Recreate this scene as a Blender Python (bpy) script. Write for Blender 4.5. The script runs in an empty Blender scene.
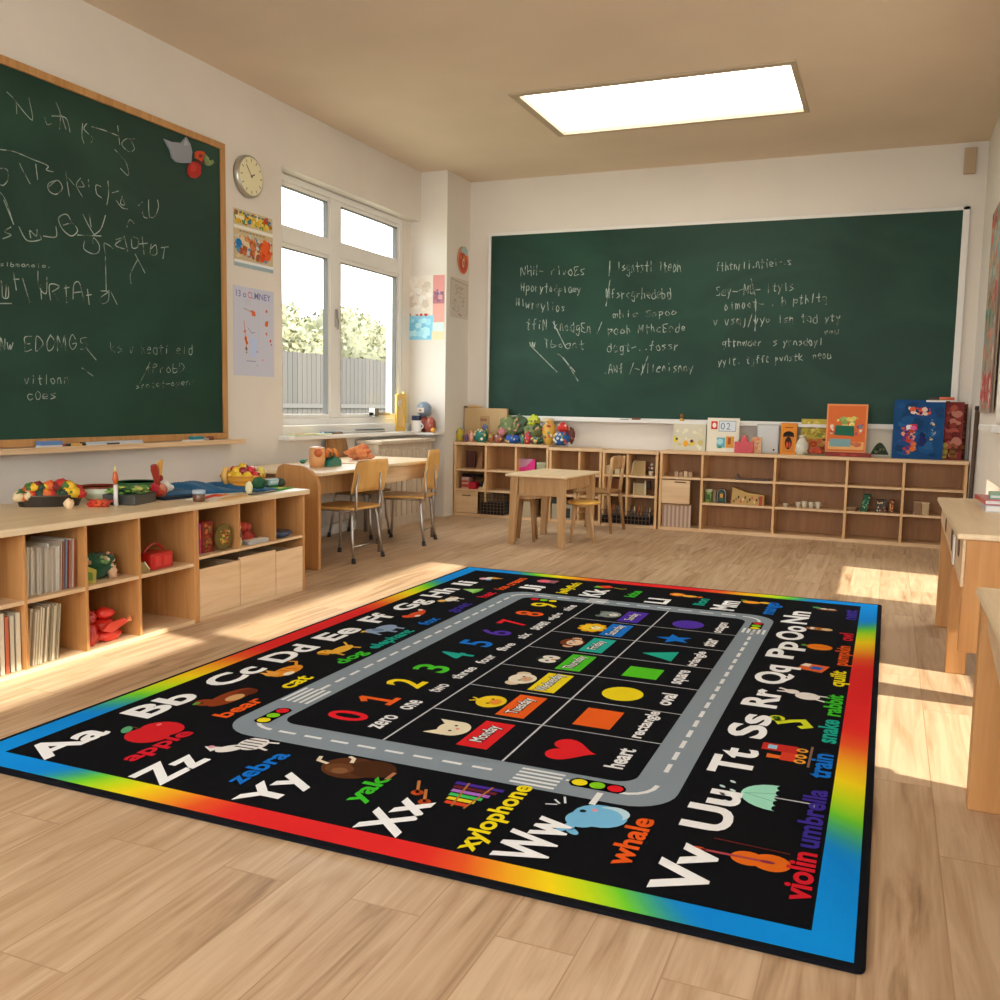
import bpy, math, random
from mathutils import Vector, Matrix, noise
random.seed(7)
C = bpy.context.scene.collection
PI = math.pi

# ------------------------------------------------------------------ camera frame (also used to look up where things stand)
FPX, YAW, PIT, ROL, CH = 931.84, .3934, .1033, .0188, 1.2
_f = Vector((-math.sin(YAW)*math.cos(PIT), math.cos(YAW)*math.cos(PIT), -math.sin(PIT)))
_r = Vector((math.cos(YAW), math.sin(YAW), 0))
_u = _r.cross(_f)
CR = _r*math.cos(ROL)+_u*math.sin(ROL)
CU = _u*math.cos(ROL)-_r*math.sin(ROL)
def at(px, py, ax, val):
    """the point of the room's plane (axis ax = val) seen at pixel px,py"""
    d = _f+CR*((px-500)/FPX)-CU*((py-500)/FPX)
    o = Vector((0, 0, CH))
    return o+d*((val-o[ax])/d[ax])
cam = bpy.data.cameras.new('camera'); camo = bpy.data.objects.new('camera', cam); C.objects.link(camo)
cam.sensor_width = 36; cam.lens = 36*FPX/1000; cam.clip_start = .05
camo.matrix_world = Matrix(((CR.x, CU.x, -_f.x, 0), (CR.y, CU.y, -_f.y, 0), (CR.z, CU.z, -_f.z, CH), (0, 0, 0, 1)))
bpy.context.scene.camera = camo

# ------------------------------------------------------------------ colours and materials
def lin(v):
    v /= 255.
    return v/12.92 if v <= .04045 else ((v+.055)/1.055)**2.4
def rgb(*c):
    if len(c) == 1: c = c[0]
    if isinstance(c, str):
        c = (int(c[0:2], 16), int(c[2:4], 16), int(c[4:6], 16))
    return (lin(c[0]), lin(c[1]), lin(c[2]), 1)
def newmat(name):
    m = bpy.data.materials.new(name); m.use_nodes = True
    return m, m.node_tree.nodes, m.node_tree.links, m.node_tree.nodes['Principled BSDF']
def paint(name, rough=.6, bump=0, bscale=200, spec=.5, metal=0, sheen=0, alpha=None, coat=0):
    m, n, l, b = newmat(name)
    a = n.new('ShaderNodeAttribute'); a.attribute_name = 'Col'
    l.new(a.outputs['Color'], b.inputs['Base Color'])
    b.inputs['Roughness'].default_value = rough; b.inputs['Metallic'].default_value = metal
    b.inputs['Specular IOR Level'].default_value = spec
    if coat: b.inputs['Coat Weight'].default_value = coat
    if sheen: b.inputs['Sheen Weight'].default_value = sheen; b.inputs['Sheen Roughness'].default_value = .5
    if bump:
        t = n.new('ShaderNodeTexCoord'); x = n.new('ShaderNodeTexNoise'); x.inputs['Scale'].default_value = bscale
        x.inputs['Detail'].default_value = 3
        bp = n.new('ShaderNodeBump'); bp.inputs['Strength'].default_value = bump; bp.inputs['Distance'].default_value = .004
        l.new(t.outputs['Object'], x.inputs['Vector']); l.new(x.outputs['Fac'], bp.inputs['Height'])
        l.new(bp.outputs['Normal'], b.inputs['Normal'])
    return m
M = {}
M['matt'] = paint('matt_paint', .65)
M['gloss'] = paint('glossy_plastic', .28, coat=.3)
M['paper'] = paint('paper', .85, spec=.2)
M['cloth'] = paint('cloth', .95, .5, 400, .1, sheen=.2)
M['pile'] = paint('rug_pile', 1., .6, 420, .06)
M['metal'] = paint('brushed_metal', .32, metal=.9)
def wood(name, c1, c2, axis=1, scale=1., rough=.5, knots=False, spec=.4):
    m, n, l, b = newmat(name)
    t = n.new('ShaderNodeTexCoord'); mp = n.new('ShaderNodeMapping')
    s = [9*scale]*3; s[axis] = .8*scale; mp.inputs['Scale'].default_value = s
    l.new(t.outputs['Object'], mp.inputs['Vector'])
    x = n.new('ShaderNodeTexNoise'); x.inputs['Scale'].default_value = 2.2; x.inputs['Detail'].default_value = 6; x.inputs['Distortion'].default_value = .8
    l.new(mp.outputs['Vector'], x.inputs['Vector'])
    s2 = [70*scale]*3; s2[axis] = 2.5*scale
    mp2 = n.new('ShaderNodeMapping'); mp2.inputs['Scale'].default_value = s2; l.new(t.outputs['Object'], mp2.inputs['Vector'])
    y = n.new('ShaderNodeTexNoise'); y.inputs['Scale'].default_value = 1.5; y.inputs['Detail'].default_value = 3; l.new(mp2.outputs['Vector'], y.inputs['Vector'])
    mx = n.new('ShaderNodeMath'); mx.operation = 'MULTIPLY_ADD'; mx.inputs[1].default_value = .35
    l.new(y.outputs['Fac'], mx.inputs[0]); l.new(x.outputs['Fac'], mx.inputs[2])
    r = n.new('ShaderNodeValToRGB'); r.color_ramp.elements[0].position = .42; r.color_ramp.elements[1].position = .86
    r.color_ramp.elements[0].color = rgb(c1); r.color_ramp.elements[1].color = rgb(c2)
    l.new(mx.outputs[0], r.inputs['Fac'])
    out = r.outputs['Color']
    l.new(out, b.inputs['Base Color']); b.inputs['Roughness'].default_value = rough
    b.inputs['Specular IOR Level'].default_value = spec
    bp = n.new('ShaderNodeBump'); bp.inputs['Strength'].default_value = .12; bp.inputs['Distance'].default_value = .002
    l.new(y.outputs['Fac'], bp.inputs['Height']); l.new(bp.outputs['Normal'], b.inputs['Normal'])
    return m
M['birch'] = wood('birch_wood', 'd6b083', 'e6c79f', 1)
M['birchx'] = wood('birch_wood_cross', 'd0aa7e', 'e2c299', 0)
M['birchz'] = wood('birch_wood_upright', 'cfa06a', 'e0b885', 2)
M['pine'] = wood('orange_pine_wood', 'b87f46', 'cf995e', 2)
M['palewood'] = wood('whitewashed_wood', 'c9b79f', 'd8c8b2', 2)
M['oak'] = wood('oak_frame', 'a8763f', 'c4935a', 2)
M['top'] = wood('pale_tabletop', 'e0c49a', 'efd8b2', 1, .8, .35)
M['chairwood'] = wood('honey_plywood', 'd09a52', 'e2b068', 2, .8, .35)
M['darkwood'] = wood('walnut_wood', '8a6238', 'a67c4e', 2)
M['tablewood'] = wood('beech_wood', 'b5895a', 'cca575', 2)
M['back'] = wood('back_panel_wood', '9c6c3e', 'b07e4c', 2)
def wallmat(name, c, bump=.15):
    m, n, l, b = newmat(name)
    t = n.new('ShaderNodeTexCoord'); x = n.new('ShaderNodeTexNoise'); x.inputs['Scale'].default_value = 1.3; x.inputs['Detail'].default_value = 5
    l.new(t.outputs['Object'], x.inputs['Vector'])
    r = n.new('ShaderNodeValToRGB'); r.color_ramp.elements[0].color = rgb(tuple(v*.965 for v in c)); r.color_ramp.elements[1].color = rgb(c)
    r.color_ramp.elements[0].position = .3; r.color_ramp.elements[1].position = .7
    l.new(x.outputs['Fac'], r.inputs['Fac']); l.new(r.outputs['Color'], b.inputs['Base Color'])
    b.inputs['Roughness'].default_value = .85; b.inputs['Specular IOR Level'].default_value = .15
    y = n.new('ShaderNodeTexNoise'); y.inputs['Scale'].default_value = 90; bp = n.new('ShaderNodeBump'); bp.inputs['Strength'].default_value = bump; bp.inputs['Distance'].default_value = .003
    l.new(t.outputs['Object'], y.inputs['Vector']); l.new(y.outputs['Fac'], bp.inputs['Height']); l.new(bp.outputs['Normal'], b.inputs['Normal'])
    return m
M['wall'] = wallmat('painted_wall', (227, 219, 207))
M['ceil'] = wallmat('painted_ceiling', (226, 207, 183))
M['white'] = wallmat('white_gloss_paint', (232, 229, 222), .03); M['white'].node_tree.nodes['Principled BSDF'].inputs['Roughness'].default_value = .4
# floor boards running away from the camera
def floormat():
    m, n, l, b = newmat('laminate_floor')
    t = n.new('ShaderNodeTexCoord')
    mp = n.new('ShaderNodeMapping'); mp.inputs['Rotation'].default_value = (0, 0, PI/2)
    l.new(t.outputs['Object'], mp.inputs['Vector'])
    br = n.new('ShaderNodeTexBrick'); br.offset = .37; br.inputs['Scale'].default_value = 1; br.inputs['Brick Width'].default_value = 1.35
    br.inputs['Row Height'].default_value = .19; br.inputs['Mortar Size'].default_value = .0022; br.inputs['Mortar Smooth'].default_value = .3
    br.inputs['Color1'].default_value = (0, 0, 0, 1); br.inputs['Color2'].default_value = (1, 1, 1, 1); br.inputs['Mortar'].default_value = (.5, .5, .5, 1)
    l.new(mp.outputs['Vector'], br.inputs['Vector'])
    # per-plank offset for the grain
    ad = n.new('ShaderNodeVectorMath'); ad.operation = 'MULTIPLY_ADD'; ad.inputs[1].default_value = (13, 17, 5)
    l.new(br.outputs['Color'], ad.inputs[0]); l.new(t.outputs['Object'], ad.inputs[2])
    g = n.new('ShaderNodeMapping'); g.inputs['Scale'].default_value = (11, .9, 1); l.new(ad.outputs[0], g.inputs['Vector'])
    x = n.new('ShaderNodeTexNoise'); x.inputs['Scale'].default_value = 1.3; x.inputs['Detail'].default_value = 7; x.inputs['Distortion'].default_value = 1.6; x.inputs['Roughness'].default_value = .55
    l.new(g.outputs['Vector'], x.inputs['Vector'])
    g2 = n.new('ShaderNodeMapping'); g2.inputs['Scale'].default_value = (120, 3, 1); l.new(ad.outputs[0], g2.inputs['Vector'])
    y = n.new('ShaderNodeTexNoise'); y.inputs['Scale'].default_value = 1; y.inputs['Detail'].default_value = 3; l.new(g2.outputs['Vector'], y.inputs['Vector'])
    s1 = n.new('ShaderNodeMath'); s1.operation = 'MULTIPLY_ADD'; s1.inputs[1].default_value = .22; l.new(y.outputs['Fac'], s1.inputs[0]); l.new(x.outputs['Fac'], s1.inputs[2])
    s2 = n.new('ShaderNodeMath'); s2.operation = 'MULTIPLY_ADD'; s2.inputs[1].default_value = .16; l.new(br.outputs['Color'], s2.inputs[0]); l.new(s1.outputs[0], s2.inputs[2])
    r = n.new('ShaderNodeValToRGB'); e = r.color_ramp.elements
    e[0].position = .38; e[0].color = rgb('8c6d4e'); e[1].position = .86; e[1].color = rgb('ceb291')
    k = e.new(.58); k.color = rgb('b69674')
    l.new(s2.outputs[0], r.inputs['Fac'])
    mo = n.new('ShaderNodeMix'); mo.data_type = 'RGBA'; mo.inputs['B'].default_value = rgb('96704c')
    f = n.new('ShaderNodeMath'); f.operation = 'MULTIPLY'; f.inputs[1].default_value = .55
    l.new(br.outputs['Fac'], f.inputs[0]); l.new(f.outputs[0], mo.inputs['Factor']); l.new(r.outputs['Color'], mo.inputs['A'])
    l.new(mo.outputs['Result'], b.inputs['Base Color'])
    b.inputs['Roughness'].default_value = .42; b.inputs['Specular IOR Level'].default_value = .35
    bp = n.new('ShaderNodeBump'); bp.inputs['Strength'].default_value = .1; bp.inputs['Distance'].default_value = .001
    l.new(s1.outputs[0], bp.inputs['Height']); l.new(bp.outputs['Normal'], b.inputs['Normal'])
    return m
M['floor'] = floormat()
def boardmat(name, c1, c2, spots=()):
    m, n, l, b = newmat(name)
    t = n.new('ShaderNodeTexCoord'); mp = n.new('ShaderNodeMapping'); mp.inputs['Scale'].default_value = (1, 1, 1.6)
    mp.inputs['Rotation'].default_value = (.5, .5, 0)
    l.new(t.outputs['Object'], mp.inputs['Vector'])
    x = n.new('ShaderNodeTexNoise'); x.inputs['Scale'].default_value = .9; x.inputs['Detail'].default_value = 6; x.inputs['Distortion'].default_value = .8
    l.new(mp.outputs['Vector'], x.inputs['Vector'])
    r = n.new('ShaderNodeValToRGB'); r.color_ramp.elements[0].position = .4; r.color_ramp.elements[1].position = .8
    r.color_ramp.elements[0].color = rgb(c1); r.color_ramp.elements[1].color = rgb(c2)
    l.new(x.outputs['Fac'], r.inputs['Fac'])
    l.new(r.outputs['Color'], b.inputs['Base Color']); b.inputs['Roughness'].default_value = .5
    b.inputs['Specular IOR Level'].default_value = .25
    return m
M['board'] = boardmat('chalkboard_green', '18382b', '244a3a')
def chalkmat():
    m, n, l, b = newmat('chalk_line')
    b.inputs['Base Color'].default_value = rgb('b4c0b4'); b.inputs['Roughness'].default_value = 1
    t = n.new('ShaderNodeTexCoord'); x = n.new('ShaderNodeTexNoise'); x.inputs['Scale'].default_value = 14; x.inputs['Detail'].default_value = 5
    l.new(t.outputs['Object'], x.inputs['Vector'])
    r = n.new('ShaderNodeValToRGB'); r.color_ramp.elements[0].position = .35; r.color_ramp.elements[1].position = .62
    r.color_ramp.elements[0].color = (.2, .2, .2, 1); r.color_ramp.elements[1].color = (.85, .85, .85, 1)
    l.new(x.outputs['Fac'], r.inputs['Fac']); l.new(r.outputs['Color'], b.inputs['Alpha'])
    return m
M['chalk'] = chalkmat()
def emis(name, c, s):
    m, n, l, b = newmat(name)
    b.inputs['Base Color'].default_value = (.9, .9, .9, 1)
    b.inputs['Emission Color'].default_value = c; b.inputs['Emission Strength'].default_value = s
    return m
M['lamp'] = emis('lit_diffuser', (1, .94, .84, 1), 4.5)
def glassmat():
    m, n, l, b = newmat('window_glass')
    o = n['Material Output']; tr = n.new('ShaderNodeBsdfTransparent'); tr.inputs['Color'].default_value = (.96, .97, .96, 1)
    gl = n.new('ShaderNodeBsdfGlossy'); gl.inputs['Roughness'].default_value = .04
    lw = n.new('ShaderNodeLayerWeight'); fr = n.new('ShaderNodeMath'); fr.operation = 'POWER'; fr.inputs[1].default_value = 6; l.new(lw.outputs['Facing'], fr.inputs[0])
    mx = n.new('ShaderNodeMixShader'); l.new(fr.outputs[0], mx.inputs[0]); l.new(tr.outputs[0], mx.inputs[1]); l.new(gl.outputs[0], mx.inputs[2])
    l.new(mx.outputs[0], o.inputs['Surface'])
    return m
M['glass'] = glassmat()

# ------------------------------------------------------------------ mesh builder
_tc = {}
def text_geo(s, bold):
    k = (s, bold)
    if k not in _tc:
        cu = bpy.data.curves.new('t', 'FONT'); cu.body = s; cu.size = 1; cu.offset = bold; cu.resolution_u = 4
        o = bpy.data.objects.new('t', cu); C.objects.link(o)
        dg = bpy.context.evaluated_depsgraph_get()
        me = bpy.data.meshes.new_from_object(o.evaluated_get(dg))
        vs = [tuple(v.co[:2]) for v in me.vertices]; fs = [tuple(p.vertices) for p in me.polygons]
        flip = any(me.polygons[i].normal.z < 0 for i in range(min(1, len(me.polygons))))
        if flip: fs = [f[::-1] for f in fs]
        bpy.data.objects.remove(o); bpy.data.curves.remove(cu); bpy.data.meshes.remove(me)
        xs = [v[0] for v in vs]; ys = [v[1] for v in vs]
        _tc[k] = (vs, fs, min(xs), max(xs), min(ys), max(ys))
    return _tc[k]
class MB:
    def __init__(s, col='ffffff'):
        s.v = []; s.f = []; s.c = []; s.sm = []; s.col = rgb(col); s.m = Matrix.Identity(4); s.zl = 0.; s.dz = 0.
    def color(s, c): s.col = rgb(c); return s
    def tf(s, m): s.m = m; return s
    def V(s, p): s.v.append(tuple(s.m @ Vector(p))); return len(s.v)-1
    def F(s, idx, sm=False, cols=None):
        s.f.append(tuple(idx)); s.sm.append(sm); s.c.append(cols or [s.col]*len(idx))
    def add(s, vs, fs, sm=False, cf=None):
        b = len(s.v)
        for p in vs: s.V(p)
        for f in fs: s.F([b+i for i in f], sm)
        return s
    def box(s, x0, x1, y0, y1, z0, z1):
        return s.add([(x0, y0, z0), (x1, y0, z0), (x1, y1, z0), (x0, y1, z0), (x0, y0, z1), (x1, y0, z1), (x1, y1, z1), (x0, y1, z1)],
                     [(0, 3, 2, 1), (4, 5, 6, 7), (0, 1, 5, 4), (1, 2, 6, 5), (2, 3, 7, 6), (3, 0, 4, 7)])
    def prism(s, pts, z0, z1, axis=2):
        """polygon extruded along an axis; pts are the two other coordinates in x,y,z order"""
        n = len(pts)
        def P(a, b, h):
            return (a, b, h) if axis == 2 else ((h, a, b) if axis == 0 else (a, h, b))
        vs = [P(a, b, z0) for a, b in pts]+[P(a, b, z1) for a, b in pts]
        fs = [tuple(range(n))[::-1], tuple(range(n, 2*n))]+[(i, (i+1) % n, n+(i+1) % n, n+i) for i in range(n)]
        if axis == 1: fs = [f[::-1] for f in fs]
        return s.add(vs, fs)
    def tube(s, pts, r, n=8, cap=True):
        pts = [Vector(p) for p in pts]; rs = r if isinstance(r, (list, tuple)) else [r]*len(pts)
        b = len(s.v); up = None
        for i, p in enumerate(pts):
            d = (pts[min(i+1, len(pts)-1)]-pts[max(i-1, 0)]).normalized()
            if up is None: up = d.orthogonal().normalized()
            up = (up-d*up.dot(d)).normalized(); w = d.cross(up)
            for k in range(n):
                a = 2*PI*k/n; s.V(p+(up*math.cos(a)+w*math.sin(a))*rs[i])
        for i in range(len(pts)-1):
            for k in range(n):
                s.F((b+i*n+k, b+i*n+(k+1) % n, b+(i+1)*n+(k+1) % n, b+(i+1)*n+k), True)
        if cap:
            s.F(tuple(b+k for k in range(n))[::-1]); e = b+(len(pts)-1)*n; s.F(tuple(e+k for k in range(n)))
        return s
    def lathe(s, prof, c=(0, 0, 0), n=20, axis=2):
        b = len(s.v)
        for r, z in prof:
            for k in range(n):
                a = 2*PI*k/n; q = (r*math.cos(a), r*math.sin(a), z)
                if axis == 0: q = (z, q[0], q[1])
                if axis == 1: q = (q[1], z, q[0])
                s.V((q[0]+c[0], q[1]+c[1], q[2]+c[2]))
        for i in range(len(prof)-1):
            for k in range(n): s.F((b+i*n+k, b+i*n+(k+1) % n, b+(i+1)*n+(k+1) % n, b+(i+1)*n+k), True)
        s.F(tuple(b+k for k in range(n))[::-1]); e = b+(len(prof)-1)*n; s.F(tuple(e+k for k in range(n)))
        return s
    def ball(s, c, r, sc=(1, 1, 1), n=12, m=8, wob=0, seed=0):
        b = len(s.v)
        for i in range(m+1):
            t = PI*i/m
            for k in range(n):
                a = 2*PI*k/n; d = Vector((math.sin(t)*math.cos(a), math.sin(t)*math.sin(a), -math.cos(t)))
                q = r*(1+(wob*noise.noise(d*2.2+Vector((seed*3.1, seed, 0))) if wob else 0))
                s.V((c[0]+d.x*q*sc[0], c[1]+d.y*q*sc[1], c[2]+d.z*q*sc[2]))
        for i in range(m):
            for k in range(n): s.F((b+i*n+k, b+i*n+(k+1) % n, b+(i+1)*n+(k+1) % n, b+(i+1)*n+k), True)
        return s
    # flat art, drawn in the local xy plane; every call lies a hair above the one before
    def up(s, d=.0004): s.zl += d; return s
    def poly(s, pts, z=None):
        z = s.zl if z is None else z
        s.zl += s.dz
        return s.add([(a, b, z) for a, b in pts], [tuple(range(len(pts)))])
    def rect(s, x0, y0, x1, y1): return s.poly([(x0, y0), (x1, y0), (x1, y1), (x0, y1)])
    def ell(s, x, y, rx, ry=None, rot=0, n=24, a0=0, a1=2*PI):
        ry = ry or rx; P = []; full = abs(a1-a0-2*PI) < 1e-6
        for k in range(n if full else n+1):
            a = a0+(a1-a0)*k/n; u, v = rx*math.cos(a), ry*math.sin(a)
            P.append((x+u*math.cos(rot)-v*math.sin(rot), y+u*math.sin(rot)+v*math.cos(rot)))
        return s.poly(P)
    def line(s, pts, w, closed=False):
        Q = [Vector((p[0], p[1])) for p in pts]; n = len(Q)
        if n < 2: return s
        s.zl += s.dz; b0 = len(s.v); e = w*.3
        for i, q in enumerate(Q):
            a = Q[i]-Q[i-1] if i else Q[1]-Q[0]; c = Q[i+1]-Q[i] if i < n-1 else Q[-1]-Q[-2]
            a = a.normalized(); c = c.normalized(); m = a+c
            if m.length < .35: m = a+Vector((1e-3, 1e-3))
            m = m.normalized(); k = Vector((-m.y, m.x))*w/2*min(1.6, 1/max(.4, m.dot(a)))
            p = q-a*e if i == 0 else (q+c*e if i == n-1 else q)
            s.V((p.x-k.x, p.y-k.y, s.zl)); s.V((p.x+k.x, p.y+k.y, s.zl))
        for i in range(n-1): s.F((b0+2*i, b0+2*i+2, b0+2*i+3, b0+2*i+1))
        return s
    def text(s, t, x0, y0, x1=None, y1=None, h=None, bold=.02, center=False):
        """t fitted in the box x0,y0..x1,y1 (or to height h from x0,y0)"""
        vs, fs, a, b, c, d = text_geo(t, bold)
        sy = (y1-y0)/(d-c) if y1 is not None else h
        sx = (x1-x0)/(b-a) if x1 is not None else sy
        ox = x0-a*sx; oy = y0-(c*sy if y1 is not None else 0)
        if center: ox -= (b-a)*sx/2
        return s.add([(ox+p[0]*sx, oy+p[1]*sy, s.zl) for p in vs], fs)
    def build(s, name, mat, parent=None, bevel=0, smooth=None):
        me = bpy.data.meshes.new(name); me.from_pydata(s.v, [], s.f)
        if smooth is not None: me.polygons.foreach_set('use_smooth', [smooth]*len(s.f))
        else: me.polygons.foreach_set('use_smooth', s.sm)
        ca = me.color_attributes.new('Col', 'FLOAT_COLOR', 'CORNER')
        flat = []
        for cs in s.c:
            for c in cs: flat += c
        ca.data.foreach_set('color', flat)
        me.materials.append(M[mat] if isinstance(mat, str) else mat); me.update()
        o = bpy.data.objects.new(name, me); C.objects.link(o)
        if parent: o.parent = parent
        if bevel:
            md = o.modifiers.new('bevel', 'BEVEL'); md.width = bevel; md.segments = 2; md.limit_method = 'ANGLE'; md.angle_limit = .7
        return o
def thing(name, label, cat, loc=(0, 0, 0), rz=0, group=None):
    o = bpy.data.objects.new(name, None); C.objects.link(o); o.location = loc; o.rotation_euler = (0, 0, rz)
    o.empty_display_size = .05
    o['label'] = label; o['category'] = cat
    if group: o['group'] = group
    return o
def tag(o, label, cat, group=None, loc=None, rz=None):
    o['label'] = label; o['category'] = cat
    if group: o['group'] = group
    if loc is not None: o.location = loc
    if rz is not None: o.rotation_euler = (0, 0, rz)
    return o
def struct(o): o['kind'] = 'structure'; return o
def Bx(name, mat, parent, dims, col='ffffff', bevel=0):
    return MB(col).box(*dims).build(name, mat, parent, bevel)
def dup(root, loc, rz=None, label=None, group=None):
    r = root.copy(); C.objects.link(r); r.location = loc
    if rz is not None: r.rotation_euler = (0, 0, rz)
    if label: r['label'] = label
    if group: r['group'] = group
    for ch in list(root.children):
        c = ch.copy(); C.objects.link(c); c.parent = r
        for g in list(ch.children):
            d = g.copy(); C.objects.link(d); d.parent = c
    return r
# frames for flat art on walls: local x,y,z -> world
def frame(o, ex, ey):
    ex = Vector(ex); ey = Vector(ey); ez = ex.cross(ey); o = Vector(o)
    return Matrix(((ex.x, ey.x, ez.x, o.x), (ex.y, ey.y, ez.y, o.y), (ex.z, ey.z, ez.z, o.z), (0, 0, 0, 1)))
# ------------------------------------------------------------------ the room
XL, XR, YB, ZC = -4.585, .66, 9.33, 3.543
XR2, YJ, YF = 1.5, 5.84, -1.6       # the near half of the room is wider on the right
struct(Bx('floor', 'floor', None, (XL-.3, XR2+.3, YF-.3, YB+.3, -.1, 0)))
# ceiling with an opening for the recessed light panel
LX0, LX1, LY0, LY1 = -2.80, -.745, 6.82, 7.96
b = MB()
b.box(XL-.3, LX0, YF-.3, YB+.3, ZC, ZC+.1).box(LX1, XR2+.3, YF-.3, YB+.3, ZC, ZC+.1)
b.box(LX0, LX1, YF-.3, LY0, ZC, ZC+.1).box(LX0, LX1, LY1, YB+.3, ZC, ZC+.1)
struct(b.build('ceiling', 'ceil'))
WY0, WY1, WZ0, WZ1 = 6.38, 8.77, .9, 3.05
PX = -4.28
b = MB()
b.box(XL-.3, XL, YF-.3, WY0, 0, ZC).box(XL-.3, XL, WY0, WY1, 0, WZ0).box(XL-.3, XL, WY0, WY1, WZ1, ZC).box(XL-.3, XL, WY1, YB+.3, 0, ZC)
b.box(XL-.3, XL-.115, 8.6, WY1, WZ0, WZ1)
struct(b.build('wall_left', 'wall'))
struct(MB().box(XL, PX, WY1, YB, 0, ZC).build('wall_left_pier', 'wall'))
struct(MB().box(XL, XR+.25, YB, YB+.3, 0, ZC).build('wall_back', 'wall'))
# right wall: far stretch with a window and an added low sun opening, the jog, the near stretch with added sun openings
def wall_x(x0, x1, y0, y1, holes):
    """wall between x0 and x1 with rectangular holes (y0,y1,z0,z1), holes not overlapping in y or stacked"""
    b = MB(); ys = sorted({y0, y1} | {h[0] for h in holes} | {h[1] for h in holes})
    for a, c in zip(ys, ys[1:]):
        hs = sorted([(h[2], h[3]) for h in holes if h[0] <= a+1e-6 and h[1] >= c-1e-6])
        z = 0
        for p, q in hs:
            if p > z: b.box(x0, x1, a, c, z, p)
            z = q
        if z < ZC: b.box(x0, x1, a, c, z, ZC)
    return b
W2 = (6.36, 7.25, 1.12, 2.6)
LOW = (5.45, 7.1, .03, .66)
struct(wall_x(XR, XR+.25, YJ, YB, [(5.88, 6.36, .03, .73), (6.36, 7.1, .03, .73), (6.36, 7.1, 1.12, 2.6), (7.1, 7.45, .03, .73)]).build('wall_right', 'wall'))
struct(MB().box(XR+.25, XR2+.3, YJ, YJ+.25, 0, ZC).build('wall_right_return', 'wall'))
NEAR = [(.6, 5.0, 3.19, 3.38), (2.3, 4.4, .3, .95)]
struct(wall_x(XR2, XR2+.3, YF, YJ, [(.6, 2.9, 2.86, 3.26), (3.0, 4.5, .69, 1.12), (3.0, 4.5, 2.70, 3.08), (4.5, 5.5, 2.70, 3.08)]).build('wall_right_near', 'wall'))
b = MB(); fy = (YF-.3, YF)
b.box(XL-.3, -3.9, *fy, 0, ZC).box(1.1, XR2+.3, *fy, 0, ZC).box(-3.9, 1.1, *fy, 0, .85).box(-3.9, 1.1, *fy, 2.9, ZC)  # wide opening behind the camera, added to let in fill light
struct(b.build('wall_front', 'wall'))
# skirting
struct(MB('d8d0c4').box(XL, XL+.015, YF, WY1, 0, .08).build('baseboard_left', 'white'))
struct(MB('d8d0c4').box(PX, XR, YB-.015, YB, 0, .08).build('baseboard_back', 'white'))
struct(MB('d8d0c4').box(XR-.015, XR, 7.1, YB, 0, .08).build('baseboard_right', 'white'))

# window 1 in its recess
def window_x(name, xp, y0, y1, z0, z1, bars_y, bars_z, th=.06, dep=.07, inner=True):
    w = bpy.data.objects.new(name, None); C.objects.link(w); w['kind'] = 'structure'
    f = MB()
    f.box(xp-dep, xp, y0, y1, z0, z0+th).box(xp-dep, xp, y0, y1, z1-th, z1).box(xp-dep, xp, y0, y0+th, z0+th, z1-th).box(xp-dep, xp, y1-th, y1, z0+th, z1-th)
    for a, c in bars_y: f.box(xp-dep, xp-.002, a, c, z0+th, z1-th)
    for a, c in bars_z: f.box(xp-dep, xp-.004, y0+th, y1-th, a, c)
    f.build('window_frame', 'white', w, .006)
    ys = [y0+th]+[v for ac in bars_y for v in ac]+[y1-th]; zs = [z0+th]+[v for ac in bars_z for v in ac]+[z1-th]
    for i in range(0, len(ys), 2):
        for k in range(0, len(zs), 2):
            a, c, p, q = ys[i], ys[i+1], zs[k], zs[k+1]
            if inner:
                s = MB(); t = .035
                s.box(xp-.055, xp-.012, a, c, p, p+t).box(xp-.055, xp-.012, a, c, q-t, q).box(xp-.055, xp-.012, a, a+t, p+t, q-t).box(xp-.055, xp-.012, c-t, c, p+t, q-t)
                s.build('sash', 'white', w, .004)
            if inner:
                MB('5c5a55').box(xp-.058, xp-.0115, a+t, a+t+.004, p+t, q-t).box(xp-.058, xp-.0115, c-t-.004, c-t, p+t, q-t).box(xp-.058, xp-.0115, a+t, c-t, q-t-.004, q-t).build('shade_lining', 'matt', w)  # dark lining added; its grey gives the sash sides their shade
            MB().box(xp-.062, xp-.056, a, c, p, q).build('glass_pane', 'glass', w)
    return w
XW = -4.70
w1 = window_x('window_1', XW, 6.40, 8.595, .98, 3.045, [(7.27, 7.42)], [(2.49, 2.60)])
h = MB('b8b4aa').box(XW, XW+.02, 7.33, 7.36, 1.86, 2.02).box(XW+.018, XW+.03, 7.335, 7.355, 1.84, 1.93); h.build('window_handle', 'metal', w1)
h = MB('a8a49a').box(XW, XW+.05, 7.95, 8.28, 1.06, 1.09).box(XW, XW+.06, 7.95, 8.03, 1.05, 1.13); h.build('window_stay', 'metal', w1)
MB('efece4').box(XL-.14, XL+.1, WY0-.06, WY1, WZ0-.035, WZ0).build('window_sill', 'white', w1, .008)
MB('d9d4c8').box(XL-.115, XL-.003, WY0, WY1, WZ0, .98).build('window_apron', 'white', w1)
w2 = window_x('window_2', XR+.14, 6.36, 7.1, 1.12, 2.6, [], [])
MB('efece4').box(XR-.1, XR+.14, 6.30, 7.16, 1.08, 1.12).build('window_sill', 'white', w2, .006)
w3 = window_x('sun_opening_3', XR2+.2, 3.0, 4.5, .69, 1.12, [], [], th=.02, inner=False)  # unseen opening shaped to lay sun on the floor right of the rug
w6 = window_x('sun_opening_6', XR2+.2, 3.0, 5.5, 2.70, 3.08, [], [], th=.015, dep=.04, inner=False)  # unseen high slot, shaped for the sun strip beside the rug's left edge
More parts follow.
